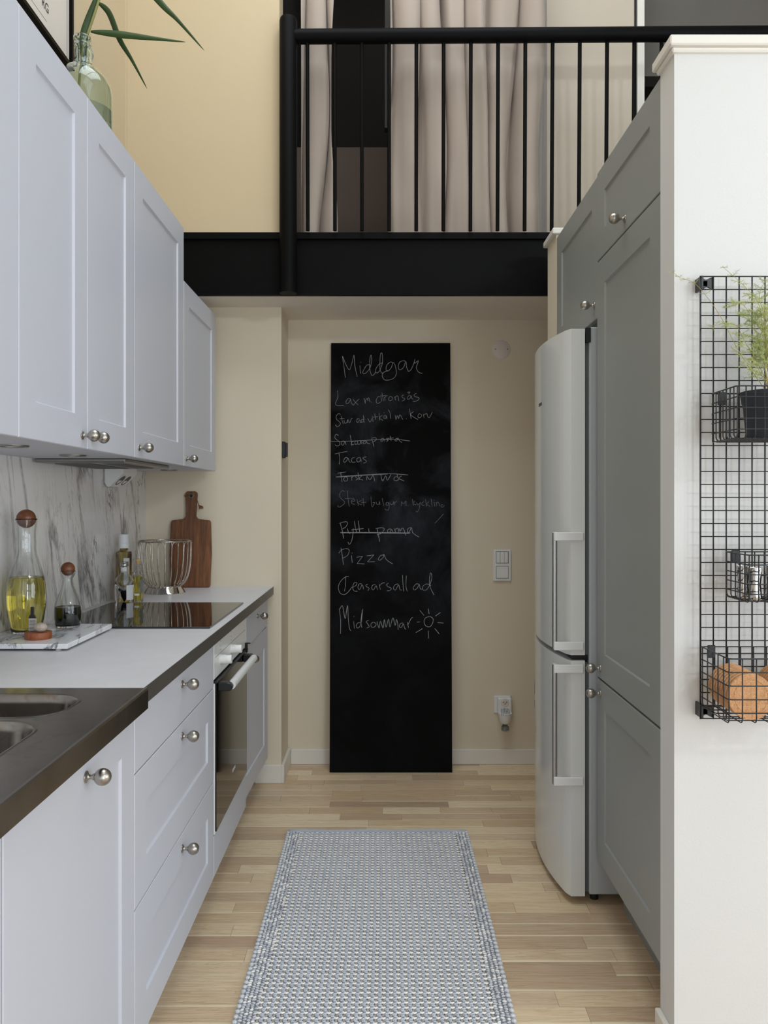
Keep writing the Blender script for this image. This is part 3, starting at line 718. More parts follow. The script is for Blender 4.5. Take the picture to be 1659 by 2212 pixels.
L6 = [[(190,1662),(500,1640),(800,1625),(1025,1640)],[(195,1666),(520,1645),(790,1630)],[(210,1620),(310,1605)],[(245,1615),(255,1670),(262,1722)],[(300,1660),(280,1685),(290,1710),(320,1705),(325,1675),(300,1660)],[(370,1660),(375,1705)],[(372,1675),(395,1655),(405,1655)],
 [(440,1640),(415,1650),(425,1670),(445,1685),(420,1700)],[(445,1610),(460,1700)],[(490,1650),(460,1680),(505,1700)],[(550,1650),(545,1700)],[(550,1655),(585,1695),(620,1645),(640,1710)],[(710,1635),(730,1710),(765,1650),(785,1700),(830,1630)],
 [(875,1660),(860,1690),(880,1705),(910,1695),(905,1665),(875,1660)],[(895,1625),(915,1700)],[(950,1650),(920,1680),(980,1710)]]
L7 = [[(290,10),(260,5),(235,40),(240,80),(290,130),(280,160),(235,190),(215,185),(215,170)],[(325,0),(330,90),(345,185)],[(290,95),(400,90)],[(370,135),(405,120),(400,100),(375,115),(375,150),(410,160)],[(435,100),(450,180)],[(490,110),(445,145),(490,165)],
 [(505,90),(515,185)],[(485,140),(540,135)],[(595,75),(600,130),(610,190),(630,160),(640,140),(615,140)],[(655,130),(665,160),(690,155),(695,125),(700,165)],[(725,90),(745,180)],[(800,140),(775,140),(770,165),(790,170),(805,140),(805,200),(790,228),(755,215)],
 [(815,130),(825,160),(850,155),(855,125),(860,165)],[(865,130),(875,170)],[(870,145),(895,120)],[(950,125),(948,180)],[(950,130),(975,155),(1000,120),(1000,180)],dot(1020,175),[(1075,100),(1085,180)],[(1105,120),(1080,150),(1120,165)],
 [(1125,140),(1140,170),(1165,135)],[(1168,135),(1150,220),(1125,250),(1118,235)],[(1210,130),(1185,145),(1190,175),(1215,170)],[(1225,100),(1240,185)],[(1270,130),(1240,155),(1280,185)],[(1290,95),(1305,190)],[(1325,135),(1335,185)],dot(1325,112),[(1350,135),(1358,180)],[(1352,150),(1375,135),(1390,180)],
 [(1430,165),(1410,165),(1408,190),(1430,190),(1445,170)],[(1435,270),(1390,320),(1335,378)]]
L8 = [[(240,485),(600,485),(1050,490)],[(245,490),(600,490),(1040,496)],[(240,375),(265,470),(280,555)],[(230,380),(300,360),(325,375),(305,420),(255,450)],[(325,440),(335,480),(355,500)],[(390,440),(385,530),(365,600),(345,622),(330,595)],[(405,355),(415,430),(430,480)],[(450,350),(465,480)],[(370,455),(510,440)],
 [(570,440),(575,495)],[(665,435),(680,510),(698,592)],[(650,440),(720,430),(750,445),(720,490),(665,515)],[(830,445),(795,450),(790,480),(815,485),(835,450),(850,480)],[(870,440),(880,490)],[(875,455),(905,435),(920,480)],[(925,440),(935,470),(950,440),(970,440),(1000,520)],[(1065,430),(1030,435),(1015,470),(1035,485),(1065,430),(1080,490),(1150,538)]]
L9 = [[(250,665),(265,760),(278,858)],[(225,725),(250,690),(310,672),(345,690),(325,750),(265,785)],[(370,750),(380,835)],dot(378,722),[(430,772),(500,760)],[(500,760),(435,845)],[(435,845),(520,850)],[(545,755),(630,745)],[(630,745),(555,825)],[(555,825),(640,822)],[(740,745),(705,755),(680,795),(700,805),(740,770),(745,735),(775,800),(850,850)]]
L10 = [[(340,995),(300,1000),(245,1050),(218,1120),(240,1185),(290,1203),(340,1165),(375,1115)],[(305,990),(300,1100),(290,1165)],[(385,1120),(425,1095),(430,1065),(400,1070),(385,1120),(400,1160),(440,1165)],[(490,1080),(460,1080),(445,1120),(465,1145),(495,1090),(510,1140)],[(560,1085),(535,1095),(550,1115),(575,1130),(560,1160)],
 [(650,1090),(615,1095),(605,1130),(625,1150),(655,1100),(670,1150)],[(690,1080),(705,1145)],[(695,1105),(720,1075),(755,1065)],[(800,1070),(775,1090),(790,1110),(830,1130),(815,1155),(780,1160)],[(910,1080),(875,1090),(855,1130),(880,1150),(915,1090),(930,1145),(955,1150)],[(960,975),(965,1070),(975,1165)],[(1005,985),(1000,1100),(1015,1165)],
 [(1155,1085),(1120,1080),(1085,1120),(1095,1150),(1130,1130),(1155,1085),(1165,1135),(1190,1140)],[(1290,1100),(1240,1080),(1195,1110),(1200,1150),(1240,1145),(1280,1080),(1300,1000),(1285,950),(1275,1000),(1275,1100),(1325,1208)]]
L11 = [[(230,1365),(245,1500),(243,1655)],[(235,1370),(265,1330),(280,1400),(300,1480),(325,1325),(335,1500),(350,1600),(368,1620)],[(395,1510),(405,1595)],dot(400,1455),[(480,1530),(445,1530),(425,1565),(445,1590),(480,1540),(500,1370),(480,1500),(490,1585)],[(570,1500),(540,1515),(560,1545),(575,1575),(545,1590)],
 [(620,1520),(595,1545),(605,1580),(640,1575),(655,1540),(620,1520)],[(665,1515),(690,1590),(705,1510),(735,1590),(750,1490),(770,1580),(800,1485),(815,1580),(850,1470),(875,1560),(890,1490),(905,1540),(910,1610)],[(965,1530),(935,1540),(925,1575),(950,1580),(970,1540),(985,1590),(1000,1605)],[(1015,1520),(1030,1585)],[(1025,1550),(1060,1480),(1080,1470)]]
L12 = [[(1265,1458),(1225,1475),(1210,1520),(1230,1565),(1275,1575),(1305,1540),(1315,1490),(1290,1462),(1255,1458)],[(1160,1385),(1210,1445)],[(1258,1365),(1268,1425)],[(1398,1410),(1340,1452)],[(1127,1520),(1162,1518)],[(1365,1526),(1435,1533)],[(1190,1597),(1115,1643)],[(1258,1620),(1260,1710)],[(1335,1597),(1385,1658)]]
for (Ls, A, nm, mt, w) in [(L1, A5, 'chalk_heading', 'chalk', .0013), (L2, A5, 'chalk_line', 'chalk', .0011), (L3, A5, 'chalk_line', 'chalk', .0011), (L4, A5, 'chalk_line', 'chalk', .0012), (L5, A5, 'chalk_line', 'chalk', .0012), (L6, A5, 'chalk_line', 'chalk', .0012),
        (L7, A6, 'chalk_line', 'chalk_dim', .0011), (L8, A6, 'chalk_line', 'chalk', .0013), (L9, A6, 'chalk_line', 'chalk', .0012), (L10, A6, 'chalk_line', 'chalk', .0012), (L11, A6, 'chalk_line', 'chalk', .0013), (L12, A6, 'chalk_sun', 'chalk', .0014)]:
    Ls = sorted(Ls, key=lambda st: min(p[0] for p in st)); words_ = []; xm = -1e9
    for st in Ls:
        lo, hi = min(p[0] for p in st), max(p[0] for p in st)
        if (lo-xm > 21 or not words_) and nm == 'chalk_line': words_.append([])
        elif not words_: words_.append([])
        words_[-1].append(st); xm = max(xm, hi)
    for wd in words_:
        mb = MB()
        for st in wd: ribbon(mb, [A(p) for p in st], w)
        mb.build(nm if nm != 'chalk_line' else 'chalk_word', M[mt], bo, fix=False)

# ------------------------------------------------------------------ things on the far wall
t = thing('blanking_cover', 'round pale cover with two screws high on the far wall', 'cover', (.592, YF, 2.076))
MB().lathe([(0, -.004), (.042, -.004), (.046, -.001), (.046, 0)], .592, YF-.0003, 2.076, 36, 'y').build('disc', M['paper'], t, smooth=True)
for dx in (-.030, .030): MB().lathe([(0, -.0052), (.003, -.0052), (.003, -.004)], .592+dx, YF, 2.077, 10, 'y').build('screw', M['gasket'], t)
t = thing('light_switch', 'white double light switch plate on the far wall above the socket', 'switch', (.596, YF, .995))
MB().box(.550, .640, YF-.009, YF-.0003, .916, 1.074).build('frame', M['white'], t, bevel=.003)
for k in range(3): MB().box(.5655+k*.0197, .584+k*.0197, YF-.0125, YF-.009, 1.008, 1.063).build('rocker', M['white'], t, bevel=.001)
MB().box(.5655, .6245, YF-.0125, YF-.009, .932, .990).build('rocker', M['white'], t, bevel=.001)
MB().box(.5635, .6265, YF-.0096, YF-.0088, .930, .992).box(.5635, .6265, YF-.0096, YF-.0088, 1.006, 1.065).build('seam', M['gasket'], t)
t = thing('wall_socket', 'white wall socket low on the far wall behind the air freshener', 'socket', (.600, YF, .30))
MB().box(.553, .640, YF-.008, YF-.0003, .255, .343).build('plate', M['white'], t, bevel=.003)
t = thing('air_freshener', 'white plug-in air freshener with a small glass refill', 'air freshener', (.603, YF-.03, .25))
MB().box(.568, .638, YF-.045, YF-.0085, .262, .340).build('housing', M['white'], t, bevel=.008, seg=3)
MB().lathe([(0, .215), (.022, .218), (.030, .232), (.034, .262), (.034, .268), (0, .27)], .604, YF-.046, 0, 20).build('vent_shell', M['white'], t, smooth=True)
MB().lathe([(0, -.047), (.0185, -.047), (.020, -.0445)], .603, YF, .318, 22, 'y').build('socket_face', M['paper'], t, smooth=True)
for dx, dz in ((-.008, .002), (.008, .002), (0, -.006)): MB().lathe([(0, -.0485), (.0024, -.0485), (.0024, -.0465)], .603+dx, YF, .318+dz, 8, 'y').build('pin_hole', M['black'], t)
for k in range(6):
    x = .583+k*.008
    MB().tube([(x, YF-.080-.002*sin(k), .262), (x+(k-2.5)*-.0006, YF-.0475, .292-abs(k-2.5)*.002)], .0011, 6).build('vent_slot', M['gasket'], t)
MB().lathe([(0, .178), (.016, .178), (.019, .182), (.019, .205), (.012, .214), (.012, .22), (0, .22)], .604, YF-.046, 0, 20).build('refill', M['glass'], t, smooth=True)
MB().lathe([(.0193, .184), (.0193, .203)], .604, YF-.046, 0, 20).build('refill_label', M['grey_label'], t)
o = MB().box(-.4768, -.452, 3.80, 3.815, 1.525, 1.592).box(-.4768, -.462, 3.79, 3.825, 1.52, 1.597).build('wall_latch', M['black'], None, bevel=.002)
tag(o, 'small black latch on the wall return beside the alcove', 'latch')

# ------------------------------------------------------------------ curtains in the loft
def curtain(name, x0, x1, z0, z1, yc, amp, nf, seed, mat, label, flare=0, hem=0, group=None):
    N3 = lambda a, b, c: mnoise.noise(Vector((a+seed*3.7, b+seed*1.3, c)))
    nu, nv = int(nf*26), 64; vs_ = []; fs = []
    for j in range(nv+1):
        v = j/nv; z = z0+(z1-z0)*v**1.0
        for i in range(nu+1):
            u = i/nu
            warp = .55*N3(u*nf*.45, v*1.3, 0)+.25*N3(u*nf*.9, v*2.6, 4)
            a = 2*pi*(nf*u+warp)
            k = .55+.75*max(0, N3(u*nf*.5, v*.8, 9)+.45)
            f = (math.copysign(abs(sin(a))**.7, sin(a)))*k+.30*sin(2*a+2.2+3*v)*N3(u*nf*.7, v, 15)*2
            crease = .25*max(0, 1-v*4)*N3(u*nf*1.3, v*9, 21)
            y_ = yc+amp*(f+crease)
            x = x0+(x1-x0)*u+.55*amp*cos(a+.4)*k+flare*(1-v)**3*(u-.5)
            vs_.append((x, y_, z))
    for j in range(nv):
        for i in range(nu):
            p = j*(nu+1)+i; fs.append((p, p+1, p+nu+2, p+nu+1))
    o = MB().add(vs_, fs).build(name, mat, None, smooth='all', fix=False)
    md = o.modifiers.new('thickness', 'SOLIDIFY'); md.thickness = .002
    tag(o, label, 'curtain', group); return o
curtain('curtain', -.385, -.222, 2.4995, 4.3, 3.65, .036, 1.8, 3, M['cloth'], 'narrow beige curtain behind the railing post at the left of the loft')
curtain('curtain', .012, .695, 2.4995, 4.3, 3.670, .058, 6.0, 11, M['cloth'], 'wide beige curtain hanging in deep folds behind the loft railing', hem=0)
curtain('curtain', .690, .775, 2.4995, 4.3, 3.800, .007, 1.4, 5, M['sheer'], 'thin grey curtain strip at the right of the wide beige curtain')

# ------------------------------------------------------------------ wall poster
fm = thing('framed_poster', 'black framed poster on the wall above the left cabinets', 'poster', (-1.12, 2.58, 2.86))
ya, yb, za, zb = 2.30, 2.885, 2.858, 3.66; fw = .014
MB().box(XL+.001, XL+.022, ya, yb, za, za+fw).box(XL+.001, XL+.022, ya, yb, zb-fw, zb).box(XL+.001, XL+.022, ya, ya+fw, za+fw, zb-fw).box(XL+.001, XL+.022, yb-fw, yb, za+fw, zb-fw).build('frame', M['steelblack'], fm)
MB().box(XL+.001, XL+.010, ya+fw, yb-fw, za+fw, zb-fw).build('print', M['paper'], fm)
MB().box(XL+.010, XL+.0104, ya+fw+.004, yb-fw-.018, za+fw+.010, za+fw+.0125).box(XL+.010, XL+.0104, yb-fw-.020, yb-fw-.018, za+fw+.010, zb-.05).build('border_line', M['ink'], fm)
MB().box(XL+.010, XL+.0103, 2.46, 2.68, 2.912, 2.9135).build('printed_rule', M['ink'], fm)
text('RG', .042, (XL+.0108, 2.668, 2.958), (pi/2, 0, pi/2), M['ink'], fm)

# ------------------------------------------------------------------ glass vase with reed
vs0 = (-.97, 2.60, ZU1)
vz = thing('glass_demijohn', 'pale green glass demijohn vase on top of the left wall cabinets', 'vase', vs0)
outer = [(0, 0.0), (.080, 0), (.090, .006), (.094, .02), (.094, .255), (.0925, .275), (.086, .300), (.072, .325), (.054, .342), (.038, .352), (.030, .362), (.0265, .378), (.0255, .400), (.0245, .415), (.027, .418), (.0275, .424), (.0245, .428), (.0245, .436), (.0285, .440), (.0285, .448), (.025, .452)]
inner = [(r-.0035 if r > .004 else 0, z+.0035) for r, z in outer][1:]
inner = [(.0215, .452)] + [(max(r-.0035, .0), z if z > .30 else z+.003) for r, z in reversed(outer[1:-1])] + [(0, .006)]
MB().lathe(outer+inner, vs0[0], vs0[1], vs0[2], 40).build('bottle', M['green_glass'], vz, smooth='all')
MB().lathe([(0, .0065), (.086, .0065), (.0898, .022), (.0898, .212), (0, .212)], vs0[0], vs0[1], vs0[2], 40).build('water', M['water'], vz, smooth=True)
MB().tube(smooth_path([(vs0[0]+.024, vs0[1]-.012, vs0[2]+.41), (vs0[0]+.032, vs0[1]-.018, vs0[2]+.395), (vs0[0]+.036, vs0[1]-.02, vs0[2]+.38), (vs0[0]+.031, vs0[1]-.018, vs0[2]+.366)]), .006, 10).build('bead', M['green_glass'], vz, smooth='all')
rd = thing('reed_sprig', 'green reed sprig with long narrow leaves standing in the glass demijohn', 'plant', (vs0[0], vs0[1], ZU1+.01))
def at(px, py, D): s = 1740/D; return Vector(((px-828)/s, D, 1.32-(py-1081)/s))
MB().tube(smooth_path([(vs0[0]-.03, vs0[1], ZU1+.02), (vs0[0]-.012, vs0[1], ZU1+.3), (vs0[0]+.004, 2.60, ZU1+.43), at(190, 72, 2.6), at(214, 0, 2.6), at(236, -80, 2.6), at(262, -200, 2.6), at(300, -330, 2.62)]), [.004]*36+[.003]*7, 8).build('stalk', M['stem'], rd, smooth='all')
def leaf(P, w, tw=0):
    P = smooth_path(P, 8); n = len(P); vs_ = []; fs = []
    for i, p in enumerate(P):
        t = i/(n-1); ww = w*(sin(pi*min(1, t*1.25+.06))**.8 if t < .4 else max(0, (1-t)/.6)**.75*1.0)
        T = (P[min(i+1, n-1)]-P[max(i-1, 0)]).normalized()
        S = T.cross(Vector((0, -1, 0))).normalized(); S = (S*cos(tw)+Vector((0, 1, 0))*sin(tw))
        Nn = T.cross(S)
        vs_ += [p+S*ww*.5+Nn*ww*.06, p, p-S*ww*.5+Nn*ww*.06]
    for i in range(n-1):
        a = 3*i; fs += [(a, a+1, a+4, a+3), (a+1, a+2, a+5, a+4)]
    o = MB().add(vs_, fs).build('leaf', M['bamboo'], rd, smooth='all', fix=False)
    md = o.modifiers.new('thickness', 'SOLIDIFY'); md.thickness = .0006
leaf([at(196, 68, 2.6), at(240, 72, 2.59), at(290, 78, 2.58), at(340, 84, 2.57), at(402, 91, 2.56)], .023)
leaf([at(212, 6, 2.6), at(235, 28, 2.61), at(258, 85, 2.62), at(285, 130, 2.63), at(318, 192, 2.64)], .022, .5)
leaf([at(182, 150, 2.6), at(180, 90, 2.6), at(190, 45, 2.61), at(208, -5, 2.62), at(226, -60, 2.64)], .026, .3)
leaf([at(246, -120, 2.6), at(300, -50, 2.58), at(350, 10, 2.56), at(385, 45, 2.55), at(442, 110, 2.54)], .022, .3)
leaf([at(262, -200, 2.6), at(200, -240, 2.62), at(140, -250, 2.64), at(80, -220, 2.66)], .026)

# ------------------------------------------------------------------ things on the worktop
ZW = .917
tr_ = thing('marble_tray', 'white marble serving slab on small feet near the hob', 'tray', (-.97, 2.32, ZW))
ZT = .937
MB().box(-1.105, -.843, 2.150, 2.503, ZW+.006, ZT).build('slab', M['tray'], tr_, bevel=.0015)
for (x, y_) in ((-.875, 2.17), (-.875, 2.48), (-1.08, 2.17), (-1.08, 2.48)):
    MB().lathe([(0, 0), (.007, 0), (.009, .0065), (0, .0065)], x, y_, ZW, 14).build('foot', M['white'], tr_, smooth=True)
def carafe(name, label, x, y_, H, R, neck, rim, zball, rball, liq, matl, low):
    t = thing(name, label, 'carafe', (x, y_, ZT))
    o_ = [(0, 0), (R*.66, 0), (R*.72, .003), (R*.86, H*.10), (R*.97, H*.22), (R, H*.32), (R*.965, H*.42), (R*.84, H*.52), (R*.66, H*.62), (R*.50, H*.71), (neck*1.05, H*.80), (neck, H*.86), (neck*1.08, H*.92), (rim, H)]
    if low:
        o_ = [(0, 0), (R*.80, 0), (R*.86, .003), (R*.96, H*.10), (R, H*.22), (R*.97, H*.36), (R*.83, H*.50), (R*.64, H*.62), (R*.47, H*.73), (neck, H*.83), (neck*1.02, H*.88), (neck*1.35, H*.94), (rim, H)]
    P = [Vector((r, 0, z)) for r, z in o_]; P = [(max(0, p.x), p.z) for p in smooth_path(P[1:], 5)]
    th = .0016
    inn = [(max(r-th, 0), z) for r, z in reversed(P) if z > .010]+[(P[0][0]*.9, .007), (0, .007)]
    MB().lathe([(0, 0)]+P+inn, x, y_, ZT, 40).build('glass_body', M['glass'], t, smooth='all')
    L = [(0, .0075)]+[(P[0][0]*.9, .0078)]+[(r-th-.0003, z) for r, z in P if .010 < z < liq]
    rl = L[-1][0]; L += [(rl, liq), (rl-.002, liq-.001), (0, liq-.001)]
    MB().lathe(L, x, y_, ZT, 40).build('liquid', matl, t, smooth=True)
    MB().lathe([(rball*sin(a), ZT+zball-rball*cos(a)) for a in [pi*k/20 for k in range(21)]], x, y_, 0, 32).build('stopper', M['stopper'], t, smooth='all')
    return t
carafe('oil_carafe', 'tall glass carafe of yellow oil with a wooden ball stopper', -1.035, 2.335, .330, .0545, .0255, .030, .330, .0270, .161, M['oil'], False)
carafe('soy_carafe', 'small glass carafe of dark sauce with a wooden ball stopper', -.954, 2.437, .170, .040, .0150, .0225, .176, .0205, .062, M['soy'], True)
sb = thing('grater_stand', 'round wooden stand holding a miniature grater', 'grater stand', (-.957, 2.235, ZT))
MB().lathe([(0, 0), (.035, 0), (.036, .002), (.036, .0175), (.035, .019), (0, .019)], -.957, 2.235, ZT, 36).build('block', M['block'], sb, smooth=True)
g = MB()
def gl(u, w, v): return (-.974+u, 2.232+.004-w*.0+v*.1, ZT+.005+v)
g.box(-.9835, -.962, 2.2335, 2.2350, ZT+.006, ZT+.058)
gr_ = g.build('grater_blade', M['chrome'], sb, bevel=.0003)
g2 = MB()
for k in range(11): g2.box(-.981, -.9645, 2.2325, 2.2336, ZT+.012+k*.0038, ZT+.0132+k*.0038)
g2.build('teeth', M['black'], gr_)
MB().prism([(-.984, ZT+.056), (-.962, ZT+.056), (-.9665, ZT+.064), (-.9690, ZT+.067), (-.9690, ZT+.088), (-.978, ZT+.088), (-.978, ZT+.067), (-.981, ZT+.064)], 2.232, 2.237, 'y').build('grater_handle', M['black'], sb, bevel=.0008)
random.seed(8)
ss = MB().lathe([(.0155*sin(a)*(1+.0), .0125*(1-cos(a))) for a in [pi*k/8 for k in range(9)]], 0, 0, 0, 10)
ss.v = [(x*1.15+.0015*random.random()-.948, y_+.0012*random.random()+2.228, z+.001*random.random()+ZT+.0192) for x, y_, z in ss.v]
o = ss.build('salt_stone', M['salt'], None, origin=(-.948, 2.228, ZT+.019)); tag(o, 'pale translucent salt stone lying on the round wooden grater stand', 'stone')

# bottles
def bottle(name, label, x, y_, prof, matb, liq=None, matl=None, cap=None, capm=None, lab=None, n=28, a0=0):
    t = thing(name, label, 'bottle', (x, y_, ZW))
    th = .0018
    inn = [(max(r-th, .001), z) for r, z in reversed(prof[1:]) if z > .006]+[(0, .006)]
    MB().lathe([(0, 0)]+prof+inn, x, y_, ZW, n, a0=a0).build('glass_body', matb, t, smooth=True)
    if liq:
        P = [(r-th-.0003, z) for r, z in prof if .006 < z < liq]
        MB().lathe([(0, .0065), (P[0][0], .0068)]+P+[(P[-1][0], liq), (0, liq)], x, y_, ZW, n, a0=a0).build('liquid', matl, t, smooth=True)
    if cap: MB().lathe(cap, x, y_, ZW, 28).build('cap', capm, t, smooth=True)
    if lab:
        for (r, z0, z1, aa, ab, mm) in lab:
            mb = MB(); k0 = 14; vs_ = []
            for k in range(k0+1):
                a = radians(aa+(ab-aa)*k/k0)
                rr_ = r
                if n == 4: rr_ = r/max(abs(cos(a)), abs(sin(a)))
                vs_ += [(x+rr_*cos(a), y_+rr_*sin(a), ZW+z0), (x+rr_*cos(a), y_+rr_*sin(a), ZW+z1)]
            mb.add(vs_, [(2*k, 2*k+2, 2*k+3, 2*k+1) for k in range(k0)]).build('label_band', mm, t)
    return t
bottle('oil_bottle', 'tall square olive oil bottle with a white cap by the marble', -1.063, 3.30,
    [(.0335, 0), (.035, .003), (.035, .185), (.033, .193), (.0185, .199), (.0165, .21), (.0165, .250)], M['glass'], .206, M['olive'],
    [(.0168, .208), (.0205, .2085), (.0208, .228), (.0198, .229), (.0198, .246), (.0190, .247), (.0190, .264), (0, .265)], M['label'],
    [(.0252, .03, .168, -75, -15, M['label'])], n=4, a0=pi/4)
bottle('vinegar_bottle', 'short round clear bottle with grey cap and white labels in front', -1.024, 3.185,
    [(.034, 0), (.0365, .003), (.0365, .080), (.035, .090), (.029, .101), (.019, .109), (.0145, .116), (.0135, .130), (.0135, .142)], M['glass'], None, None,
    [(0, .142), (.0165, .142), (.0175, .144), (.0175, .152), (.016, .154), (.0165, .155), (.0165, .160), (0, .161)], M['brushed'],
    [(.0369, .012, .070, -60, -5, M['label']), (.0369, .012, .070, -185, -130, M['label']), (.0139, .118, .139, -150, -30, M['label'])])
bottle('infused_oil_bottle', 'slim square bottle of yellow oil with cork, right of the short bottle', -.975, 3.205,
    [(.0205, 0), (.0215, .002), (.0215, .102), (.020, .112), (.010, .128), (.0085, .134), (.0085, .160)], M['glass'], .104, M['oil'],
    [(0, .152), (.0075, .152), (.0075, .160), (.0098, .161), (.0102, .170), (0, .171)], M['cork_stop'],
    [(.01545, .036, .090, -55, 55, M['grey_label']), (.01545, .026, .034, -125, -60, M['label'])], n=4, a0=pi/4)

# wire fruit basket
bk = thing('wire_fruit_basket', 'chrome wire fruit basket on a flared foot, standing on the worktop', 'basket', (-.957, 3.53, ZW))
bxc, byc = -.957, 3.53
MB().lathe([(.086, 0), (.088, .001), (.084, .006), (.074, .024), (.070, .030), (.066, .030), (.066, .0285), (.080, .006), (.084, 0), (.086, 0)], bxc, byc, ZW, 40).build('foot', M['chrome'], bk, smooth=True)
MB().lathe([(0, .0295), (.068, .0295), (.068, .031), (0, .031)], bxc, byc, ZW, 40).build('base_plate', M['chrome'], bk)
MB().tube([(bxc+.114*cos(a), byc+.114*sin(a), ZW+.226) for a in [2*pi*k/48 for k in range(48)]], .003, 8, closed=True).build('rim', M['wirechrome'], bk, smooth='all')
for k in range(12):
    a = 2*pi*k/12+.12; P = []
    for s in (-1, 1):
        q = []
        for (r, z, da) in [(.070, .029, .115), (.080, .036, .12), (.093, .055, .12), (.103, .085, .122), (.109, .120, .125), (.112, .165, .128), (.1135, .200, .122), (.1138, .214, .10), (.1138, .221, .055)]:
            q.append((bxc+r*cos(a+s*da), byc+r*sin(a+s*da), ZW+z))
        P.append(q)
    top = [(bxc+.114*cos(a), byc+.114*sin(a), ZW+.2235)]
    MB().tube(smooth_path(P[0]+top+P[1][::-1], 4), .0019, 6).build('wire_loop', M['wirechrome'], bk, smooth='all')

# cutting board leaning on the stub wall
cb = thing('cutting_board', 'dark acacia cutting board with handle leaning behind the wire basket', 'cutting board', (-.894, 3.725, ZW))
hw, bh = .0935, .312
ol = [(-hw*.93, 0), (-hw*.99, .006), (-hw, .05), (-hw*1.04, .16), (-hw*.985, .30), (-hw*.93, .311), (-.04, .315), (-.030, .318), (-.023, .330), (-.024, .37), (-.028, .43), (-.026, .440), (-.018, .445),
      (.018, .445), (.026, .440), (.028, .43), (.024, .37), (.023, .330), (.030, .318), (.04, .315), (hw*.93, .311), (hw*.985, .30), (hw*1.04, .16), (hw, .05), (hw*.99, .006), (hw*.93, 0)]
MB().prism([(-.894+a, ZW+.001+b) for a, b in ol], 3.722, 3.740, 'y').build('board', M['walnut'], cb, bevel=.003)
cb.rotation_euler = (radians(-3.4), 0, 0)
MB().lathe([(.008, -.0005), (.0095, -.0015), (.011, -.0005), (.0095, .0005)], -.894, 3.7215, ZW+.425, 20, 'y').build('eyelet', M['brushed'], cb, smooth=True)
MB().lathe([(0, -.0002), (.0082, -.0002)], -.894, 3.7215, ZW+.425, 16, 'y').build('hanging_hole', M['black'], cb)
tb = MB().tube(smooth_path([(-.897, 3.718, ZW+.425), (-.910, 3.714, ZW+.427), (-.923, 3.718, ZW+.425), (-.9225, 3.735, ZW+.420)]), .0018, 6)
tb.tube(smooth_path([(-.868, 3.732, ZW+.405), (-.862, 3.729, ZW+.390), (-.857, 3.725, ZW+.375)]), .0018, 6)
for k in range(7):
    tb.tube(smooth_path([(-.860, 3.726, ZW+.382), (-.850+.003*k-.006, 3.722, ZW+.374), (-.843+.0025*k-.012, 3.72, ZW+.362+.002*(k % 3))]), .0014, 5)
tb.build('twine', M['hemp'], cb, smooth='all')

# ------------------------------------------------------------------ rug
ru = thing('woven_rug', 'grey and white hand woven runner rug on the oak floor', 'rug', (-.02, 2.3, 0))
RX0, RX1, RY0, RY1 = -.380, .336, 1.35, 3.205
MB().box(RX0+.006, RX1-.006, RY0, RY1, .0002, .006).build('backing', M['rug_base'], ru)
def ell_template(n=6):
    vs_ = [(0, 0, -1)]
    for la in (-45, 0, 45):
        for k in range(n): vs_.append((cos(radians(la))*cos(2*pi*k/n), cos(radians(la))*sin(2*pi*k/n), sin(radians(la))))
    vs_.append((0, 0, 1)); fs = []
    for k in range(n): fs.append((0, 1+(k+1) % n, 1+k))
    for r_ in range(2):
        for k in range(n): a = 1+r_*n; fs.append((a+k, a+(k+1) % n, a+n+(k+1) % n, a+n+k))
    e = len(vs_)-1
    for k in range(n): fs.append((1+2*n+k, 1+2*n+(k+1) % n, e))
    return vs_, fs
EV, EF = ell_template()
def ell(mb, c, a, b, h, rz, tilt=0):
    """ellipsoid: semi-axes a (along direction rz), b across, h high"""
    cr, sr = cos(rz), sin(rz); ct, st = cos(tilt), sin(tilt)
    out = []
    for (z, x, y_) in EV:      # long axis is template z
        u, v, w = z*1.0, x, y_
        # template tuple is (x,y,z); remap so that template z is the long axis
        U, V, W = y_*a, z*b, x*h
        U2 = U*ct-W*st; W2 = U*st+W*ct
        out.append((c[0]+U2*cr-V*sr, c[1]+U2*sr+V*cr, c[2]+W2))
    mb.add(out, EF)
random.seed(21)
gy = MB(); wy = MB(); wp = MB(); kn = MB()
px_, py_ = .0193, .0210
IX0, IX1 = RX0+.062, RX1-.058
nc = int((IX1-IX0)/px_); px_ = (IX1-IX0)/nc
nr = int((RY1-.012-RY0)/py_)
for j in range(nr):
    cy_ = RY0+(j+.5)*py_
    drift = .006*sin(cy_*3.1)
    for i in range(nc+1):
        cx_ = IX0+i*px_+drift*.5+random.uniform(-.0006, .0006)
        jy = random.uniform(-.0008, .0008)
        # light weft loop over the warp pair + two warp threads
        ell(wy, (cx_-.0028, cy_+.0050+jy, .0100), .0046, .0026, .0034, random.uniform(.25, .5)*-1)
        ell(wy, (cx_+.0028, cy_+.0050+jy, .0100), .0046, .0026, .0034, random.uniform(.25, .5))
        ell(wy, (cx_, cy_+.0042+jy, .0098), .0040, .0028, .0036, random.uniform(-.12, .12))
        for s in (-1, 1):
            ell(wp, (cx_+s*.0015, cy_-.004+jy, .0088), .0060, .0011, .0020, pi/2)
        if i < nc:
            gx = cx_+px_/2
            ell(gy, (gx-.0006, cy_+.0015+jy, .0080), .0076, .0048, .0050, random.uniform(.3, .6))
            ell(gy, (gx+.0008, cy_-.0062+jy, .0078), .0078, .0047, .0048, random.uniform(-.6, -.25))
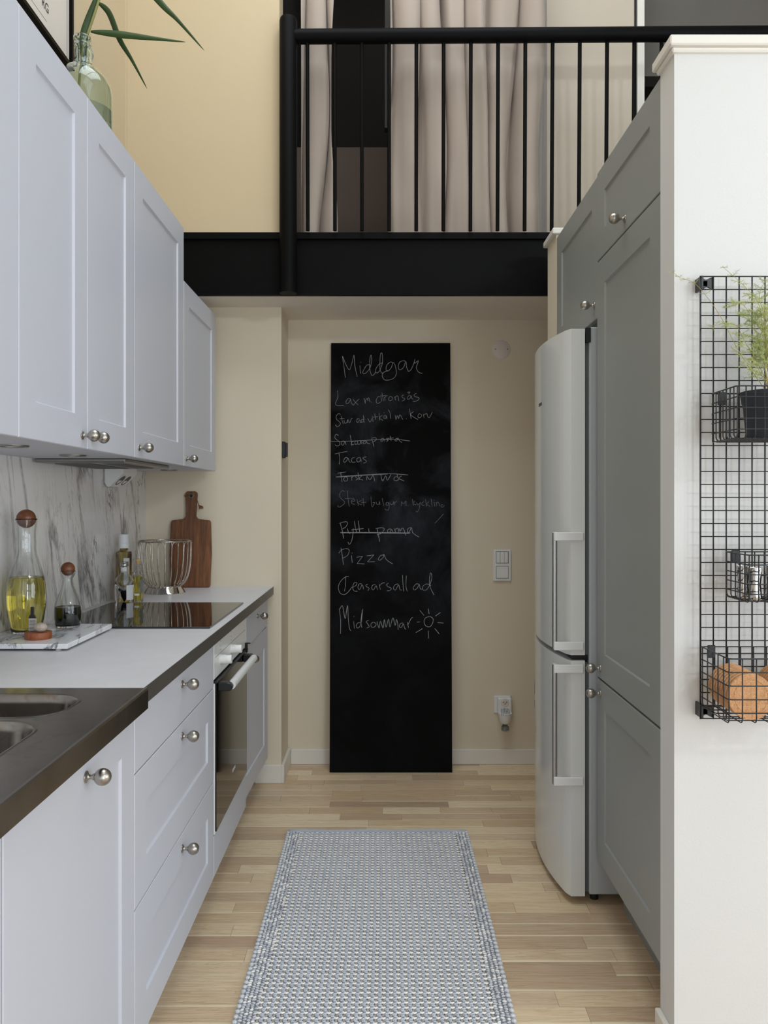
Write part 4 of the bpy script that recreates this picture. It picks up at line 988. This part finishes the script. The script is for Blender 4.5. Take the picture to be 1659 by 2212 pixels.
for (xa, xb) in ((RX0, IX0-.004), (IX1+.006, RX1)):
    m = int((xb-xa)/.0105)
    for j in range(int((RY1-.012-RY0)/.0105)):
        for i in range(m):
            out = (xa == RX0 and i == 0) or (xa != RX0 and i == m-1)
            cx_ = xa+(i+.5)*(xb-xa)/m+.005*sin(((RY0+j*.0105)*3.1))*.5; cy_ = RY0+(j+.5*(i % 2)+.3)*.0105
            if out: 
                if j % 2 == 0: ell(kn, (cx_, cy_, .0075), .0075, .0082, .0065, random.uniform(-.3, .3))
            else: ell((wy, kn, gy)[min(2, int(random.random()*3.2))], (cx_+random.uniform(-.0015, .0015), cy_+random.uniform(-.0012, .0012), .0080+random.uniform(-.0006, .0008)), random.uniform(.0052, .0072), .0034, .0040, random.uniform(-.75, .75))
for mb, nm, mt in ((gy, 'grey_weft', 'yarn'), (wy, 'white_weft', 'white_yarn'), (wp, 'warp_threads', 'warp'), (kn, 'selvedge_knots', 'knot')):
    mb.build(nm, M[mt], ru, smooth='all', fix=False, kind='stuff')
MB().tube([(RX0+.004+i*.0354, RY1-.004+.0025*sin(i*.9), .0065) for i in range(21)], .0062, 8).tube([(RX0+.004+i*.0354, RY1-.014+.0025*sin(i*.9), .0060) for i in range(21)], .0065, 8).build('hem', M['hem'], ru, smooth='all')

# ------------------------------------------------------------------ wire grid and its baskets on the white wall
YG = 1.872; GX0 = (1513-828)*YG/1740; GZ1 = 1.32+(1081-598)*YG/1740; gp = .0300
gd = thing('wire_grid', 'black wire grid panel hung on the white half wall', 'wire grid', (GX0+.17, YG, .80))
NR, NCc = 34, 12
ZB = GZ1-NR*gp*1.0055; gz = (GZ1-ZB)/NR
g = MB()
for i in range(NCc+1):
    X = GX0+i*gp; g.tube([(X, YG, ZB-.002), (X, YG, GZ1+.002)], .0017 if i else .0021, 6)
for j in range(NR+1):
    z = ZB+j*gz; g.tube([(GX0-.002, YG-.0028, z), (GX0+NCc*gp+.002, YG-.0028, z)], .0014, 6)
g.build('wire_mesh', M['wire'], gd, smooth='all')
for (z) in (GZ1-.030, ZB):
    for X in (GX0, GX0+NCc*gp-.03):
        MB().box(X, X+.006, YG-.004, 1.9045, z, z+.032).prism([(X+.002, z+.002), (X+.014, z+.008), (X+.030, z), (X+.030, z+.031), (X+.014, z+.024), (X+.002, z+.030)], YG+.002, YG+.006, 'y').box(X+.003, X+.018, YG+.002, 1.9045, z+.008, z+.022).build('wall_clip', M['black'], gd, bevel=.001)

def wire_basket(name, label, x0, x1, yf, zt, zb, nh, sx, sy, r=.0014):
    t = thing(name, label, 'basket', ((x0+x1)/2, (YG+yf)/2, zb), 'black wire baskets on the grid')
    yb = YG-.006; m = MB(); R = .008
    for k in range(nh):
        z = zt-(zt-zb-.006)*k/(nh-.45)
        P = [(x0, yb), (x0, yf+R), (x0+R*.3, yf+R*.3), (x0+R, yf), (x1-R, yf), (x1-R*.3, yf+R*.3), (x1, yf+R), (x1, yb)]
        m.tube([(a, b, z) for a, b in P], r*1.15 if k == 0 else r, 6)
    n = round((x1-x0)/sx)
    for i in range(n+1):
        X = x0+(x1-x0)*i/n
        if i in (0, n): X += r if i == 0 else -r
        m.tube([(X, yf, zt), (X, yf, zb+.008), (X, yf+.003, zb+.002), (X, yf+.008, zb), (X, yb, zb), (X, yb, zt)], r, 6)
    n2 = round((yb-yf)/sy)
    for i in range(1, n2+1):
        Y = yf+(yb-yf)*i/n2-.004
        m.tube([(x0, Y, zt), (x0, Y, zb+.008), (x0+.003, Y, zb+.002), (x0+.008, Y, zb), (x1-.008, Y, zb), (x1-.003, Y, zb+.002), (x1, Y, zb+.008), (x1, Y, zt)], r, 6)
    m.tube([(x0, yb, zt), (x1, yb, zt)], r, 6)
    m.build('wire_frame', M['wire'], t, smooth='all')
    for X in (x0+.022, x1-.022):
        MB().box(X-.009, X+.009, YG-.008, YG-.0048, zt-.026, zt+.004).build('hook', M['black'], t, bevel=.001)
    return t
b1x0 = (1538-828)*(YG-.006)/1740; 
wire_basket('wire_basket', 'upper black wire basket holding the potted fern', b1x0, b1x0+.26, 1.735, 1.567, 1.455, 5, .020, .020)
b2x0 = (1568-828)*(YG-.006)/1740
wire_basket('wire_basket', 'middle black wire basket holding steel cups', b2x0, b2x0+.20, 1.750, 1.201, 1.098, 5, .0215, .0215)
b3x0 = (1516-828)*(YG-.006)/1740
wire_basket('wire_basket', 'lower black wire basket filled with cork coasters', b3x0, b3x0+.30, 1.722, .981, .843, 5, .0305, .030)
# fern
fx, fy, fz = .868, 1.800, 1.4565
fp = thing('potted_fern', 'feathery asparagus fern in a dark pot in the upper wire basket', 'plant', (fx, fy, fz))
MB().lathe([(0, 0), (.050, 0), (.053, .004), (.060, .078), (.062, .080), (.066, .104), (.0665, .106), (.063, .106), (.060, .085), (0, .085)], fx, fy, fz, 36).build('pot', M['pot'], fp, smooth=True)
MB().lathe([(0, .094), (.05, .092), (.0605, .088)], fx, fy, fz, 30).build('soil', M['soil'], fp, smooth=True)
def fern_col(name, a, b):
    t = NT(name); n = t.noise(t.coord(), 20, 2); t.set(Base_Color=t.ramp(n, [(.35, a), (.65, b)]), Roughness=.6); return t.m
M['fern'] = fern_col('fern_green', rgb(112, 128, 52), rgb(176, 180, 108)); M['fern2'] = fern_col('fern_stem', rgb(178, 142, 60), rgb(150, 150, 80))
random.seed(33)
fol = MB(); stm = MB()
def needles(p, d, n, ln):
    d = d.normalized()
    for k in range(n):
        q = p+d*(ln*k/n)
        for s in (-1, 1):
            a = Vector((random.gauss(0, 1), random.gauss(0, .6), random.gauss(0, 1))).normalized()
            v = (d*.7+a*.8).normalized()*random.uniform(.005, .010)
            w = v.cross(Vector((0, 1, 0))).normalized()*.00035
            fol.add([q-w, q+w, q+v], [(0, 1, 2)])
    fol.tube([p, p+d*ln], .0003, 3, cap=False)
def frond(P, br, L=.05, sw=.0010, start=.35):
    P = smooth_path(P, 8); n = len(P)
    stm.tube(P, [sw*(1.1-.7*i/n) for i in range(n)], 5)
    for k in range(br):
        t = start+(1-start)*(k+random.random())/br; i = min(n-2, int(t*(n-1)))
        T = (P[i+1]-P[i]).normalized()
        for s in (-1, 1):
            d = (Vector((s*random.uniform(.6, 1.2), random.uniform(-.5, .5), random.uniform(-.25, .35)))+T*.5).normalized()
            l = L*(1.15-.75*t)*random.uniform(.6, 1.1)
            needles(P[i], d, int(l/.0022), l)
            if l > .025:
                for _ in range(3):
                    q = P[i]+d*l*random.uniform(.3, .9)
                    d2 = (d+Vector((random.gauss(0, .7), random.gauss(0, .5), random.gauss(0, .7)))).normalized()
                    needles(q, d2, int(l*.5/.0022), l*.5)
base = Vector((fx, fy, fz+.093))
def W(px, py, D=1.79): return at(px, py, D)
stalks = [
    ([W(1452, 586), W(1470, 600), W(1500, 612), W(1530, 645), W(1560, 690), W(1600, 765), W(1650, 838)][::-1], 5, .022, .0007),
    ([base, W(1645, 760), W(1625, 690), W(1600, 655), W(1570, 665)], 13, .045, .0009),
    ([base, W(1650, 740), W(1640, 660), W(1610, 620), W(1560, 575)], 12, .034, .0008),
    ([base, W(1655, 760), W(1650, 680), W(1640, 640), W(1655, 600)], 14, .05, .0010),
    ([base, W(1662, 790), W(1655, 730), W(1665, 690), W(1690, 650)], 12, .055, .0014),
    ([base, W(1640, 790), W(1610, 740), W(1585, 700), W(1530, 705)], 11, .045, .0008),
    ([base+Vector((.004, 0, 0)), W(1668, 800), W(1660, 745), W(1640, 690), W(1620, 670)], 12, .05, .0010),
    ([base, W(1700, 760), W(1730, 690), W(1760, 640)], 12, .06, .0010),
    ([base, W(1690, 780), W(1700, 720), W(1740, 720)], 10, .06, .0010),
    ([base, W(1640, 800), W(1620, 775), W(1600, 790)], 8, .035, .0008),
    ([base, W(1655, 810), W(1650, 775), W(1640, 750)], 14, .055, .0016),
]
for (P, br, L, sw) in stalks: frond(P, br, L, sw, .25 if br > 6 else .5)
stm.build('stems', M['fern2'], fp, smooth='all', fix=False)
fol.build('foliage', M['fern'], fp, fix=False, kind='stuff')

# steel cups
CP = [(0, 0), (.0145, 0), (.0148, .001), (.0118, .034), (.0118, .036), (.0150, .068), (.0152, .072), (.0140, .072), (.0136, .068), (.0108, .037), (0, .036)]
cupd = None
for k, (px, D, lb) in enumerate([(1631, 1.785, 'waisted steel cup in the middle wire basket, nearest the front corner'), (1606, 1.825, 'waisted steel cup in the middle wire basket, by its left side'),
        (1668, 1.83, 'waisted steel cup at the back of the middle wire basket, cut by the photo edge')]):
    X = (px-828)*D/1740; t = thing('steel_cup', lb, 'cup', (X, D, 1.0995), 'steel cups in the middle basket')
    if cupd is None:
        o = MB().lathe(CP, X, D, 1.0995, 28).build('cup', M['chrome'], t, smooth=True); cupd = o.data
    else:
        o = bpy.data.objects.new('cup', cupd); link(o, t, (X, D, 1.0995))
tn = thing('dark_tin', 'small dark metal tin in the middle wire basket at the photo edge', 'tin', (.865, 1.785, 1.0995))
MB().lathe([(0, 0), (.022, 0), (.023, .001), (.023, .044), (0, .044)], .876, 1.785, 1.0995, 28).build('can', M['pot'], tn, smooth=True)
MB().lathe([(0, .044), (.0238, .044), (.0238, .050), (.022, .052), (0, .052)], .876, 1.785, 1.0995, 28).build('lid', M['black'], tn, smooth=True)
# cork coasters: row A leans back to the left, row B stands behind at the photo edge
R_ = .0495
def coaster(x, y_, z, k, tilt, label, grp):
    t = thing('cork_coaster', label, 'coaster', (x, y_, z), grp)
    o = MB().lathe([(0, 0), (.036, 0), (.0363, .0008), (.0372, .0008), (.0375, 0), (R_-.001, 0), (R_, .001), (R_, .0075), (R_-.001, .0085), (0, .0085)], x, y_, z, 40, 'y').build('disc', M['cork'], t, smooth=True)
    t.rotation_euler = (radians(tilt), 0, 0)
    return t
ordn = ['first', 'second', 'third', 'fourth', 'fifth', 'sixth', 'seventh', 'eighth', 'ninth', 'tenth']
for k in range(9):
    y_ = 1.742+k*.0112
    coaster(.795-.0004*k, y_, .8455+R_+.0005*k, k, -4, 'round cork coaster, %s from the front of the leaning left row' % ordn[k], 'cork coasters in the left row')
for k in range(7):
    y_ = 1.770+k*.0112
    coaster(.896+.001*k, y_, .8455+R_+.0005*k, k, -4, 'round cork coaster, %s from the front of the right row at the photo edge' % ordn[k], 'cork coasters in the right row')
scene.cycles.max_bounces = 12
scene.cycles.transmission_bounces = 12
scene.cycles.caustics_refractive = True
